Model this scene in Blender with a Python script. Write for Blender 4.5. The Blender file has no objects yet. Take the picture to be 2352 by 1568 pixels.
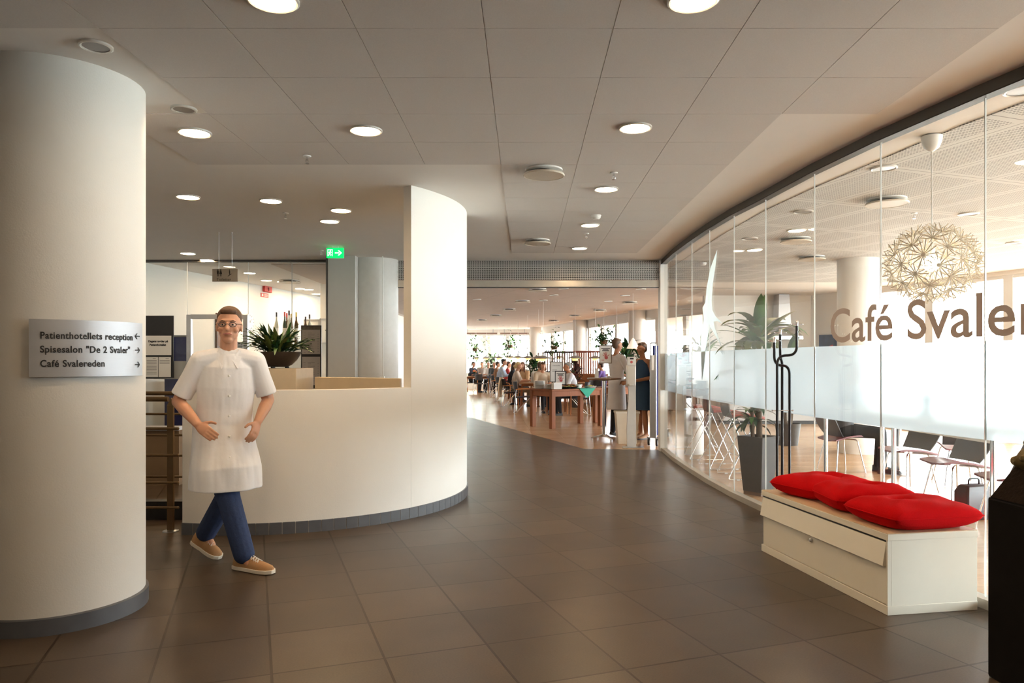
import bpy, bmesh, math, random
from mathutils import Vector, Matrix, noise
random.seed(7)
SC = bpy.context.scene
COL = SC.collection
# ---------------------------------------------------------------- camera, world, exposure
F, CX, CY, EYE, CEIL = 1690.0, 1205.0, 829.0, 1.40, 2.97
cam_d = bpy.data.cameras.new('camera')
cam = bpy.data.objects.new('camera', cam_d); COL.objects.link(cam)
cam.location = (0, 0, EYE); cam.rotation_euler = (math.pi/2, 0, 0)
cam_d.sensor_fit = 'HORIZONTAL'; cam_d.sensor_width = 36.0
cam_d.lens = 36.0*F/2352
cam_d.shift_x = -(CX-1176)/2352; cam_d.shift_y = (CY-784)/2352
cam_d.clip_start = 0.05; cam_d.clip_end = 400
SC.camera = cam
world = bpy.data.worlds.new('world'); SC.world = world; world.use_nodes = True
bg = world.node_tree.nodes['Background']
bg.inputs['Color'].default_value = (0.93, 0.97, 1.0, 1); bg.inputs['Strength'].default_value = 28.0
vs = SC.view_settings
SC.display_settings.display_device = 'sRGB'
vs.view_transform = 'Standard'; vs.look = 'None'; vs.exposure = 0.0; vs.gamma = 1.0; vs.use_curve_mapping = False
cy = SC.cycles
cy.use_denoising = True; cy.max_bounces = 9; cy.diffuse_bounces = 5; cy.glossy_bounces = 4
cy.transmission_bounces = 8; cy.transparent_max_bounces = 16
cy.sample_clamp_indirect = 16.0; cy.caustics_reflective = False; cy.caustics_refractive = False
LAMP = 145.0            # radiance of a lit downlight diffuser
LAMP_COL = (1.0, 0.70, 0.40)

def at(x, y, Y):        # a point of the photograph at depth Y
    return Vector(((x-CX)*Y/F, Y, EYE-(y-CY)*Y/F))
def on_ceiling(x, y, z=CEIL):
    Y = F*(z-EYE)/(CY-y); return Vector(((x-CX)*Y/F, Y, z))
def on_floor(x, y):
    Y = F*EYE/(y-CY); return Vector(((x-CX)*Y/F, Y, 0))

# ---------------------------------------------------------------- materials
MATS = {}
def pbr(name, col, rough=0.5, metal=0.0, var=0.08, scale=12.0, bump=0.0, bscale=60.0, spec=0.5, sheen=0.0, coat=0.0, stretch=None, sss=0.0, alpha=None):
    if name in MATS: return MATS[name]
    m = bpy.data.materials.new(name); m.use_nodes = True
    nt = m.node_tree; b = nt.nodes['Principled BSDF']
    tc = nt.nodes.new('ShaderNodeTexCoord'); no = nt.nodes.new('ShaderNodeTexNoise'); no.inputs['Scale'].default_value = scale
    no.inputs['Detail'].default_value = 4
    src = tc.outputs['Object']
    if stretch:
        mp = nt.nodes.new('ShaderNodeMapping'); mp.inputs['Scale'].default_value = stretch
        nt.links.new(src, mp.inputs['Vector']); src = mp.outputs['Vector']
    nt.links.new(src, no.inputs['Vector'])
    mx = nt.nodes.new('ShaderNodeMix'); mx.data_type = 'RGBA'
    mx.inputs['A'].default_value = (*[c*(1-var) for c in col], 1); mx.inputs['B'].default_value = (*[min(1, c*(1+var)) for c in col], 1)
    nt.links.new(no.outputs['Fac'], mx.inputs['Factor']); nt.links.new(mx.outputs['Result'], b.inputs['Base Color'])
    b.inputs['Roughness'].default_value = rough; b.inputs['Metallic'].default_value = metal
    b.inputs['Specular IOR Level'].default_value = spec
    if sheen: b.inputs['Sheen Weight'].default_value = sheen
    if coat: b.inputs['Coat Weight'].default_value = coat
    if sss:
        b.inputs['Subsurface Weight'].default_value = sss; b.inputs['Subsurface Radius'].default_value = (0.012, 0.005, 0.003)
    if bump:
        n2 = nt.nodes.new('ShaderNodeTexNoise'); n2.inputs['Scale'].default_value = bscale; n2.inputs['Detail'].default_value = 5
        nt.links.new(src, n2.inputs['Vector'])
        bp = nt.nodes.new('ShaderNodeBump'); bp.inputs['Strength'].default_value = bump; bp.inputs['Distance'].default_value = 0.01
        nt.links.new(n2.outputs['Fac'], bp.inputs['Height']); nt.links.new(bp.outputs['Normal'], b.inputs['Normal'])
    MATS[name] = m; return m
def emit(name, col, strength):
    if name in MATS: return MATS[name]
    m = bpy.data.materials.new(name); m.use_nodes = True; b = m.node_tree.nodes['Principled BSDF']
    b.inputs['Base Color'].default_value = (*col, 1)
    b.inputs['Emission Color'].default_value = (*col, 1); b.inputs['Emission Strength'].default_value = strength
    MATS[name] = m; return m
def glass(name, tint=(0.97, 0.985, 0.98), ior=1.45, rough=0.0):
    if name in MATS: return MATS[name]
    m = bpy.data.materials.new(name); m.use_nodes = True; nt = m.node_tree; nt.nodes.clear()
    out = nt.nodes.new('ShaderNodeOutputMaterial'); tr = nt.nodes.new('ShaderNodeBsdfTransparent'); gl = nt.nodes.new('ShaderNodeBsdfGlossy')
    tr.inputs['Color'].default_value = (*tint, 1); gl.inputs['Roughness'].default_value = rough
    lw = nt.nodes.new('ShaderNodeLayerWeight'); f0 = ((ior-1)/(ior+1))**2
    pw = nt.nodes.new('ShaderNodeMath'); pw.operation = 'POWER'; pw.inputs[1].default_value = 5.0; nt.links.new(lw.outputs['Facing'], pw.inputs[0])
    fr = nt.nodes.new('ShaderNodeMath'); fr.operation = 'MULTIPLY_ADD'; fr.inputs[1].default_value = 1-f0; fr.inputs[2].default_value = f0; nt.links.new(pw.outputs[0], fr.inputs[0])
    mx = nt.nodes.new('ShaderNodeMixShader')
    nt.links.new(fr.outputs[0], mx.inputs['Fac']); nt.links.new(tr.outputs[0], mx.inputs[1]); nt.links.new(gl.outputs[0], mx.inputs[2])
    nt.links.new(mx.outputs[0], out.inputs['Surface']); MATS[name] = m; return m
def frosted(name, col, rough=0.4, white=0.35):
    m = bpy.data.materials.new(name); m.use_nodes = True; nt = m.node_tree; nt.nodes.clear()
    out = nt.nodes.new('ShaderNodeOutputMaterial')
    rf = nt.nodes.new('ShaderNodeBsdfRefraction'); rf.inputs['Color'].default_value = (*col, 1); rf.inputs['Roughness'].default_value = rough; rf.inputs['IOR'].default_value = 1.12
    tl = nt.nodes.new('ShaderNodeBsdfTranslucent'); tl.inputs['Color'].default_value = (*col, 1)
    df = nt.nodes.new('ShaderNodeBsdfDiffuse'); df.inputs['Color'].default_value = (*col, 1)
    m1 = nt.nodes.new('ShaderNodeMixShader'); m1.inputs['Fac'].default_value = 0.35
    m2 = nt.nodes.new('ShaderNodeMixShader'); m2.inputs['Fac'].default_value = white
    nt.links.new(tl.outputs[0], m1.inputs[1]); nt.links.new(df.outputs[0], m1.inputs[2])
    nt.links.new(rf.outputs[0], m2.inputs[1]); nt.links.new(m1.outputs[0], m2.inputs[2]); nt.links.new(m2.outputs[0], out.inputs['Surface'])
    MATS[name] = m; return m
def grid_mat(name, w, h, c1, c2, cm, mortar, rot=0.0, loc=(0, 0, 0), offset=0.0, rough=0.4, spec=0.5, fine=0.10, fscale=90, stretch=(1, 1, 1), big=0.25, bump=0.0):
    m = bpy.data.materials.new(name); m.use_nodes = True; nt = m.node_tree; b = nt.nodes['Principled BSDF']
    ge = nt.nodes.new('ShaderNodeNewGeometry'); mp = nt.nodes.new('ShaderNodeMapping'); mp.vector_type = 'TEXTURE'
    mp.inputs['Location'].default_value = loc; mp.inputs['Rotation'].default_value = (0, 0, rot)
    nt.links.new(ge.outputs['Position'], mp.inputs['Vector'])
    br = nt.nodes.new('ShaderNodeTexBrick'); br.offset = offset; br.squash = 1.0
    for k, v in (('Color1', c1), ('Color2', c2), ('Mortar', cm)): br.inputs[k].default_value = (*v, 1)
    br.inputs['Scale'].default_value = 1.0; br.inputs['Mortar Size'].default_value = mortar; br.inputs['Mortar Smooth'].default_value = 0.1
    br.inputs['Brick Width'].default_value = w; br.inputs['Row Height'].default_value = h; br.inputs['Bias'].default_value = 0.0
    nt.links.new(mp.outputs['Vector'], br.inputs['Vector'])
    m2 = nt.nodes.new('ShaderNodeMapping'); m2.inputs['Scale'].default_value = stretch; nt.links.new(mp.outputs['Vector'], m2.inputs['Vector'])
    n1 = nt.nodes.new('ShaderNodeTexNoise'); n1.inputs['Scale'].default_value = fscale; n1.inputs['Detail'].default_value = 3; nt.links.new(m2.outputs['Vector'], n1.inputs['Vector'])
    n2 = nt.nodes.new('ShaderNodeTexNoise'); n2.inputs['Scale'].default_value = 2.3; nt.links.new(m2.outputs['Vector'], n2.inputs['Vector'])
    r1 = nt.nodes.new('ShaderNodeMapRange'); r1.inputs['From Min'].default_value = 0.3; r1.inputs['From Max'].default_value = 0.7; r1.inputs['To Min'].default_value = 1-fine; r1.inputs['To Max'].default_value = 1+fine
    nt.links.new(n1.outputs['Fac'], r1.inputs['Value'])
    r2 = nt.nodes.new('ShaderNodeMapRange'); r2.inputs['From Min'].default_value = 0.3; r2.inputs['From Max'].default_value = 0.7; r2.inputs['To Min'].default_value = 1-big; r2.inputs['To Max'].default_value = 1+big
    nt.links.new(n2.outputs['Fac'], r2.inputs['Value'])
    mu = nt.nodes.new('ShaderNodeMath'); mu.operation = 'MULTIPLY'; nt.links.new(r1.outputs[0], mu.inputs[0]); nt.links.new(r2.outputs[0], mu.inputs[1])
    vm = nt.nodes.new('ShaderNodeVectorMath'); vm.operation = 'SCALE'; nt.links.new(br.outputs['Color'], vm.inputs[0]); nt.links.new(mu.outputs[0], vm.inputs['Scale'])
    nt.links.new(vm.outputs[0], b.inputs['Base Color'])
    b.inputs['Roughness'].default_value = rough; b.inputs['Specular IOR Level'].default_value = spec
    if bump:
        bp = nt.nodes.new('ShaderNodeBump'); bp.inputs['Strength'].default_value = bump; bp.inputs['Distance'].default_value = 0.004; bp.invert = True
        nt.links.new(br.outputs['Fac'], bp.inputs['Height']); nt.links.new(bp.outputs['Normal'], b.inputs['Normal'])
    MATS[name] = m; return m
def perforated(name, col, hole, pitch, rad, rot=0.0, rough=0.6, metal=0.0, axes=(0, 1), rows=None):
    """A sheet with round holes punched on a square pitch."""
    m = bpy.data.materials.new(name); m.use_nodes = True; nt = m.node_tree; b = nt.nodes['Principled BSDF']
    ge = nt.nodes.new('ShaderNodeNewGeometry'); mp = nt.nodes.new('ShaderNodeMapping'); mp.inputs['Rotation'].default_value = (0, 0, -rot)
    nt.links.new(ge.outputs['Position'], mp.inputs['Vector']); sp = nt.nodes.new('ShaderNodeSeparateXYZ'); nt.links.new(mp.outputs['Vector'], sp.inputs[0])
    def M(op, a, bb=None):
        n = nt.nodes.new('ShaderNodeMath'); n.operation = op
        for i, q in enumerate((a, bb)):
            if q is None: continue
            if isinstance(q, (int, float)): n.inputs[i].default_value = q
            else: nt.links.new(q, n.inputs[i])
        return n.outputs[0]
    def cell(o, p, off=0.0):
        return M('SUBTRACT', M('FRACT', M('ADD', M('DIVIDE', o, p), 100.0+off)), 0.5)
    u, v = sp.outputs[axes[0]], sp.outputs[axes[1]]
    a, c = cell(u, pitch), cell(v, pitch)
    d = M('SQRT', M('ADD', M('MULTIPLY', a, a), M('MULTIPLY', c, c)))
    h = M('LESS_THAN', d, rad/pitch)
    if rows:                      # blank margins along the panel joints
        e = M('GREATER_THAN', M('MINIMUM', M('SUBTRACT', 0.5, M('ABSOLUTE', cell(u, rows[0], rows[2]))), 9.0), rows[4])
        g = M('GREATER_THAN', M('SUBTRACT', 0.5, M('ABSOLUTE', cell(v, rows[1], rows[3]))), rows[5])
        h = M('MULTIPLY', h, M('MULTIPLY', e, g))
        j1 = M('LESS_THAN', M('SUBTRACT', 0.5, M('ABSOLUTE', cell(u, rows[0], rows[2]))), 0.004/rows[0])
        j2 = M('LESS_THAN', M('SUBTRACT', 0.5, M('ABSOLUTE', cell(v, rows[1], rows[3]))), 0.004/rows[1])
        h = M('MAXIMUM', h, M('MAXIMUM', j1, j2))
    mx = nt.nodes.new('ShaderNodeMix'); mx.data_type = 'RGBA'; mx.inputs['A'].default_value = (*col, 1); mx.inputs['B'].default_value = (*hole, 1)
    nt.links.new(h, mx.inputs['Factor']); nt.links.new(mx.outputs['Result'], b.inputs['Base Color'])
    b.inputs['Roughness'].default_value = rough; b.inputs['Metallic'].default_value = metal
    MATS[name] = m; return m

plaster = pbr('white_plaster', (0.80, 0.775, 0.735), 0.7, bump=0.08, bscale=120, var=0.03, scale=3)
ceil_plaster = pbr('ceiling_plaster', (0.84, 0.80, 0.76), 0.8, var=0.02, scale=4)
ceil_tile = pbr('ceiling_tile', (0.70, 0.66, 0.63), 0.9, var=0.10, scale=160, bump=0.1, bscale=300)
white_paint = pbr('white_paint', (0.80, 0.80, 0.78), 0.45, var=0.02)
grey_paint = pbr('grey_paint', (0.50, 0.49, 0.47), 0.5, var=0.03)
alu = pbr('aluminium', (0.62, 0.62, 0.63), 0.35, 0.9, var=0.05, scale=30, stretch=(1, 60, 1))
chrome = pbr('chrome', (0.82, 0.83, 0.85), 0.12, 1.0, var=0.03)
steel = pbr('brushed_steel', (0.55, 0.56, 0.58), 0.3, 1.0, var=0.1, stretch=(1, 1, 40))
black_paint = pbr('black_paint', (0.012, 0.012, 0.016), 0.35, var=0.2)
black_plastic = pbr('black_plastic', (0.02, 0.02, 0.022), 0.45, var=0.2)
dark_track = pbr('dark_track', (0.10, 0.095, 0.09), 0.5, var=0.05)
skirt_mat = pbr('slate_skirting', (0.10, 0.105, 0.12), 0.35, var=0.25, scale=8)
white_lam = pbr('white_laminate', (0.80, 0.76, 0.66), 0.4, var=0.02)
white_plastic = pbr('white_plastic', (0.82, 0.82, 0.80), 0.35, var=0.02)
birch = pbr('birch_ply', (0.66, 0.50, 0.32), 0.45, var=0.15, scale=6, stretch=(1, 14, 1))
red_wool = pbr('red_wool', (0.56, 0.003, 0.005), 0.9, var=0.12, scale=140, bump=0.25, bscale=220, spec=0.08)
navy = pbr('navy_felt', (0.012, 0.016, 0.10), 0.85, var=0.15, scale=80)
paper = pbr('white_paper', (0.80, 0.79, 0.76), 0.7, var=0.02)
ink = pbr('black_ink', (0.015, 0.015, 0.018), 0.6, var=0.1)
ink_grey = pbr('grey_print', (0.22, 0.22, 0.22), 0.7, var=0.1)
red_ink = pbr('red_print', (0.55, 0.12, 0.12), 0.7, var=0.1)
sign_red = pbr('sign_red', (0.60, 0.03, 0.02), 0.5, var=0.05)
maroon = pbr('maroon_leather', (0.20, 0.055, 0.065), 0.35, var=0.1, scale=25, bump=0.05)
brick_red = pbr('rust_red_leather', (0.36, 0.09, 0.075), 0.4, var=0.1, scale=25)
dark_shell = pbr('dark_stained_ply', (0.028, 0.026, 0.03), 0.4, var=0.2)
teak = pbr('reddish_wood', (0.25, 0.08, 0.028), 0.5, spec=0.2, var=0.3, scale=5, stretch=(12, 1, 1))
teak_v = pbr('reddish_wood_upright', (0.23, 0.075, 0.026), 0.5, spec=0.2, var=0.3, scale=5, stretch=(12, 12, 1))
arm_wood = pbr('orange_bentwood', (0.52, 0.20, 0.06), 0.4, var=0.15, scale=8)
bronze = pbr('bronzed_steel', (0.25, 0.165, 0.085), 0.35, 0.85, var=0.1)
leaf_green = pbr('leaf_green', (0.055, 0.15, 0.03), 0.45, var=0.45, scale=7)
leaf_dark = pbr('leaf_dark', (0.018, 0.06, 0.022), 0.45, var=0.4, scale=9)
leaf_olive = pbr('leaf_olive', (0.12, 0.15, 0.035), 0.4, var=0.6, scale=14)
bark = pbr('bark', (0.13, 0.085, 0.05), 0.8, var=0.3, scale=30, bump=0.5)
soil = pbr('soil', (0.03, 0.02, 0.013), 0.95, var=0.4, scale=60, bump=0.6)
planter_mat = pbr('dark_planter', (0.055, 0.045, 0.038), 0.5, var=0.25, scale=60)
skin = pbr('skin', (0.56, 0.29, 0.18), 0.5, var=0.06, scale=20, sss=0.15)
skin_tan = pbr('skin_tanned', (0.48, 0.22, 0.12), 0.5, var=0.06, scale=20, sss=0.15)
tan_shoe = pbr('tan_suede', (0.40, 0.22, 0.10), 0.8, var=0.12, scale=60, bump=0.15)
rubber_white = pbr('white_rubber', (0.72, 0.66, 0.56), 0.6, var=0.05)
jeans = pbr('blue_denim', (0.022, 0.042, 0.115), 0.85, var=0.25, scale=40, bump=0.3, bscale=60)
coat_white = pbr('white_cotton', (0.80, 0.80, 0.83), 0.8, var=0.04, scale=4, bump=0.35, bscale=9)
clear_glass = glass('clear_glass')
bottle_glass = glass('bottle_glass', (0.25, 0.32, 0.2), 1.5)
seam_mat = pbr('polished_glass_edge', (0.86, 0.90, 0.90), 0.2, var=0.02)
frost_mat = frosted('frosted_film', (0.88, 0.94, 0.98), 0.25, 0.42)
swallow_mat = frosted('swallow_film', (0.84, 0.91, 0.93), 0.5, 0.85)
letter_mat = pbr('taupe_vinyl', (0.46, 0.385, 0.35), 0.6, var=0.03)
lamp_on = emit('lit_diffuser', LAMP_COL, LAMP)
lamp_off = pbr('unlit_lens', (0.30, 0.28, 0.26), 0.3, var=0.1)
cloth_cream = pbr('cream_cloth', (0.66, 0.52, 0.34), 0.85, var=0.08, bump=0.3, bscale=20)
floor_tile = grid_mat('brown_floor_tiles', 0.503, 0.503, (0.060, 0.041, 0.027), (0.090, 0.064, 0.044), (0.030, 0.017, 0.007), 0.0065, rot=math.radians(20.2), loc=(0.756, 3.986, 0), rough=0.34, spec=0.32, fine=0.14, fscale=120, big=0.14, bump=0.3)
wood_floor = grid_mat('oak_boards', 1.4, 0.13, (0.48, 0.285, 0.155), (0.58, 0.365, 0.21), (0.29, 0.17, 0.09), 0.0015, rot=math.radians(3), offset=0.37, rough=0.25, spec=0.5, fine=0.16, fscale=7, stretch=(1, 16, 1), big=0.08)
dining_tile = grid_mat('dining_ceiling_panels', 1.8, 1.8, (0.66, 0.57, 0.51), (0.67, 0.58, 0.52), (0.48, 0.40, 0.36), 0.006, rot=math.radians(20.2), rough=0.85, spec=0.2, fine=0.03, big=0.02)
cafe_tile = perforated('perforated_ceiling', (0.66, 0.65, 0.63), (0.22, 0.22, 0.22), 0.028, 0.0085, rot=math.radians(20.2), rough=0.8, rows=(0.6, 1.2, 0.1, 0.2, 0.09, 0.05))
shutter_perf = perforated('perforated_shutter', (0.50, 0.49, 0.47), (0.05, 0.05, 0.05), 0.028, 0.009, rough=0.45, metal=0.5, axes=(0, 2))

# ---------------------------------------------------------------- mesh helpers
class MB:
    def __init__(s): s.v = []; s.f = []; s.mi = []
    def add(s, vs, fs, mi=0):
        o = len(s.v); s.v += [tuple(p) for p in vs]; s.f += [tuple(i+o for i in f) for f in fs]; s.mi += [mi]*len(fs); return s
    def box(s, c, d, rz=0.0, mi=0, R=None):
        a, b, h = d[0]/2, d[1]/2, d[2]/2
        R = R or Matrix.Rotation(rz, 3, 'Z'); c = Vector(c)
        vs = [c+R @ Vector(p) for p in ((-a, -b, -h), (a, -b, -h), (a, b, -h), (-a, b, -h), (-a, -b, h), (a, -b, h), (a, b, h), (-a, b, h))]
        return s.add(vs, [(3, 2, 1, 0), (4, 5, 6, 7), (0, 1, 5, 4), (1, 2, 6, 5), (2, 3, 7, 6), (3, 0, 4, 7)], mi)
    def span(s, lo, hi, mi=0):
        return s.box([(a+b)/2 for a, b in zip(lo, hi)], [abs(b-a) for a, b in zip(lo, hi)], 0, mi)
    def prism(s, poly, z0, z1, mi=0):
        n = len(poly); vs = [(p[0], p[1], z0) for p in poly]+[(p[0], p[1], z1) for p in poly]
        return s.add(vs, [tuple(range(n-1, -1, -1)), tuple(range(n, 2*n))]+[(i, (i+1) % n, (i+1) % n+n, i+n) for i in range(n)], mi)
    def loft(s, rings, cap=True, closed=False, mi=0):
        n = len(rings[0]); vs = [p for r in rings for p in r]; fs = []
        k = len(rings)
        for j in range(k if closed else k-1):
            a, b = j*n, ((j+1) % k)*n
            fs += [(a+i, a+(i+1) % n, b+(i+1) % n, b+i) for i in range(n)]
        if cap and not closed: fs += [tuple(range(n-1, -1, -1)), tuple(range((k-1)*n, k*n))]
        return s.add(vs, fs, mi)
    def tube(s, pts, r, n=10, closed=False, mi=0, lat=None):
        pts = [Vector(p) for p in pts]; k = len(pts); rings = []
        rs = r if isinstance(r, (list, tuple)) else [r]*k
        u = None
        for i in range(k):
            if closed: t = pts[(i+1) % k]-pts[i-1]
            else: t = pts[min(i+1, k-1)]-pts[max(i-1, 0)]
            t = t.normalized() if t.length > 1e-9 else Vector((0, 0, 1))
            if u is None:
                u = Vector(lat) if lat else (Vector((0, 0, 1)) if abs(t.z) < 0.9 else Vector((1, 0, 0)))
            u = u-t*u.dot(t); u = u.normalized() if u.length > 1e-6 else t.orthogonal().normalized()
            w = t.cross(u); q = rs[i]; a, b = q if isinstance(q, (list, tuple)) else (q, q)
            rings.append([pts[i]+u*(a*math.cos(2*math.pi*j/n))+w*(b*math.sin(2*math.pi*j/n)) for j in range(n)])
        return s.loft(rings, True, closed, mi)
    def lathe(s, prof, n=28, c=(0, 0, 0), mi=0, closed=False, sc=(1, 1)):
        c = Vector(c)
        rings = [[c+Vector((max(r, 1e-4)*math.cos(2*math.pi*j/n)*sc[0], max(r, 1e-4)*math.sin(2*math.pi*j/n)*sc[1], z)) for j in range(n)] for r, z in prof]
        return s.loft(rings, True, closed, mi)
    def ell(s, c, r, n=14, m=9, R=None, mi=0):
        c = Vector(c); r = r if isinstance(r, (list, tuple)) else (r, r, r); rings = []
        for i in range(m+1):
            a = -math.pi/2+math.pi*i/m; q = max(math.cos(a), 0.02)
            ring = [Vector((r[0]*q*math.cos(2*math.pi*j/n), r[1]*q*math.sin(2*math.pi*j/n), r[2]*math.sin(a))) for j in range(n)]
            rings.append([c+(R @ p if R else p) for p in ring])
        return s.loft(rings, True, False, mi)
    def cap(s, p, q, r0, r1, n=12):          # tapered limb with round ends
        p, q = Vector(p), Vector(q); s.tube([p, p.lerp(q, 0.33), p.lerp(q, 0.66), q], [r0, r0*0.67+r1*0.33, r0*0.33+r1*0.67, r1], n)
        s.ell(p, r0, n, 8); return s.ell(q, r1, n, 8)
    def mesh(s, name='m'):
        me = bpy.data.meshes.new(name); me.from_pydata(s.v, [], s.f); me.update(); return me
    def build(s, name, mats, parent=None, smooth=True, bevel=0.0, label=None, kind=None, ang=0.65, seg=2):
        me = s.mesh(name)
        for m in (mats if isinstance(mats, (list, tuple)) else [mats]): me.materials.append(m)
        if len(set(s.mi)) > 1: me.polygons.foreach_set('material_index', s.mi)
        finish(me, smooth, ang)
        return link(name, me, parent, bevel, label, kind, seg)
def finish(me, smooth=True, ang=0.65):
    bm = bmesh.new(); bm.from_mesh(me)
    bmesh.ops.recalc_face_normals(bm, faces=bm.faces)
    if smooth:
        for f in bm.faces: f.smooth = True
        for e in bm.edges:
            if len(e.link_faces) == 2 and e.calc_face_angle(0) > ang: e.smooth = False
    bm.to_mesh(me); bm.free(); me.update()
def link(name, me, parent=None, bevel=0.0, label=None, kind=None, seg=2):
    o = bpy.data.objects.new(name, me); COL.objects.link(o)
    if parent is not None: o.parent = parent
    if bevel:
        b = o.modifiers.new('bevel', 'BEVEL'); b.width = bevel; b.segments = seg; b.limit_method = 'ANGLE'; b.angle_limit = 0.6
    if label: o['label'] = label
    if kind: o['kind'] = kind
    return o
def tag(o, label, cat, group=None):
    o['label'] = label; o['category'] = cat
    if group: o['group'] = group
    return o
def thing(name, label, cat, loc=(0, 0, 0), rz=0.0, group=None):
    o = bpy.data.objects.new(name, None); COL.objects.link(o); o.empty_display_size = 0.1
    o.location = loc; o.rotation_euler = (0, 0, rz); return tag(o, label, cat, group)
def struct(o): o['kind'] = 'structure'; return o
def dup(o, loc=None, rz=None, label=None, parent=None):
    c = o.copy(); COL.objects.link(c); c.parent = parent
    if loc is not None: c.location = loc
    if rz is not None: c.rotation_euler = (0, 0, rz)
    if label: c['label'] = label
    for ch in [q for q in bpy.data.objects if q.parent == o]: dup(ch, parent=c)
    return c
def remesh(mb, voxel, smooth=4, fac=0.5, name='body'):
    me = mb.mesh('tmp')
    bm = bmesh.new(); bm.from_mesh(me); bmesh.ops.recalc_face_normals(bm, faces=bm.faces); bm.to_mesh(me); bm.free()
    o = bpy.data.objects.new('tmp', me); COL.objects.link(o)
    r = o.modifiers.new('r', 'REMESH'); r.mode = 'VOXEL'; r.voxel_size = voxel
    if smooth:
        m = o.modifiers.new('s', 'SMOOTH'); m.iterations = smooth; m.factor = fac
    dg = bpy.context.evaluated_depsgraph_get(); out = bpy.data.meshes.new_from_object(o.evaluated_get(dg))
    bpy.data.objects.remove(o); bpy.data.meshes.remove(me); out.name = name
    for p in out.polygons: p.use_smooth = True
    return out
def soft(mb, name, mat, parent, voxel, smooth=4, fac=0.5, label=None):
    me = remesh(mb, voxel, smooth, fac, name); me.materials.append(mat); return link(name, me, parent, label=label)
def text_mb(txt, height, depth=0.001, bold=0.0, align='LEFT', spacing=1.0):
    """Lettering as a flat mesh in x/y, capital letters `height` tall, baseline y = 0."""
    cu = bpy.data.curves.new('t', 'FONT'); cu.body = txt; cu.size = height/0.70; cu.extrude = depth; cu.align_x = align; cu.offset = bold
    cu.space_character = spacing; cu.resolution_u = 4
    o = bpy.data.objects.new('t', cu); COL.objects.link(o)
    me = bpy.data.meshes.new_from_object(o.evaluated_get(bpy.context.evaluated_depsgraph_get()))
    mb = MB(); mb.add([v.co.copy() for v in me.vertices], [tuple(p.vertices) for p in me.polygons])
    bpy.data.objects.remove(o); bpy.data.curves.remove(cu); bpy.data.meshes.remove(me); return mb
def up(mb, x=0, z=0, y=0, sx=1.0):           # stand a flat x/y mesh upright in the x/z plane, facing -y
    mb.v = [(p[0]*sx+x, y-p[2], p[1]+z) for p in mb.v]; return mb
def join(*ms):
    r = MB()
    for m in ms: r.add(m.v, m.f)
    return r
def bez(p0, p1, p2, n=6):
    p0, p1, p2 = Vector(p0), Vector(p1), Vector(p2)
    return [p0*(1-t)**2+p1*2*t*(1-t)+p2*t*t for t in [i/n for i in range(n+1)]]
def fillet(pts, r, n=5):                     # rounded polyline
    pts = [Vector(p) for p in pts]; out = [pts[0]]
    for a, b, c in zip(pts, pts[1:], pts[2:]):
        d1 = min(r, (a-b).length*0.49); d2 = min(r, (c-b).length*0.49)
        out += bez(b+(a-b).normalized()*d1, b, b+(c-b).normalized()*d2, n)
    return out+[pts[-1]]
def leaf(mb, base, az, length, width, elev, droop, n=6, fold=0.25, mi=0, wav=0.0):
    """A curved, folded leaf blade."""
    p = Vector(base); d = Vector((math.cos(az), math.sin(az), 0)); side = Vector((-d.y, d.x, 0)); vs = []; e = elev
    for i in range(n+1):
        t = i/n; w = width*0.5*(math.sin(math.pi*min(1, t*0.92+0.08))**0.8)*(1 if i < n else 0.05)
        nrm = d*(-math.sin(e))+Vector((0, 0, math.cos(e)))
        wv = wav*math.sin(i*2.4+az*3)*width
        vs += [p+side*w+nrm*(w*fold+wv), p, p-side*w+nrm*(w*fold-wv)]
        p = p+(d*math.cos(e)+Vector((0, 0, math.sin(e))))*(length/n); e -= droop/n
    fs = []
    for i in range(n):
        a = i*3; fs += [(a, a+1, a+4, a+3), (a+1, a+2, a+5, a+4)]
    return mb.add(vs, fs, mi)
# ================================================================ the setting
SEAMS = [(2.17, 11.5), (2.12, 10.3), (2.115, 9.3), (2.125, 8.45), (2.165, 7.6), (2.245, 6.85), (2.325, 5.9), (2.445, 5.05), (2.63, 4.2), (2.86, 3.3), (3.12, 2.3)]
def glass_x(Y):
    for (x0, y0), (x1, y1) in zip(SEAMS, SEAMS[1:]):
        if y1 <= Y <= y0: return x0+(x1-x0)*(y0-Y)/(y0-y1)
    return SEAMS[0][0] if Y > 11.5 else SEAMS[-1][0]
def glass_normal(Y):                          # unit normal towards the hall
    for (x0, y0), (x1, y1) in zip(SEAMS, SEAMS[1:]):
        if y1 <= Y <= y0: break
    d = Vector((x1-x0, y1-y0, 0)).normalized(); return Vector((d.y, -d.x, 0))
def on_glass(x, y):                           # where a line of sight meets the glass wall
    s = (x-CX)/F
    for (x0, y0), (x1, y1) in zip(SEAMS, SEAMS[1:]):
        den = (x1-x0)-s*(y1-y0)
        t = (s*y0-x0)/den
        if 0 <= t <= 1: Y = y0+(y1-y0)*t; return Vector((s*Y, Y, EYE-(y-CY)*Y/F))
    return None
seam_pts = [Vector((x, y, 0)) for x, y in SEAMS]
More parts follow.
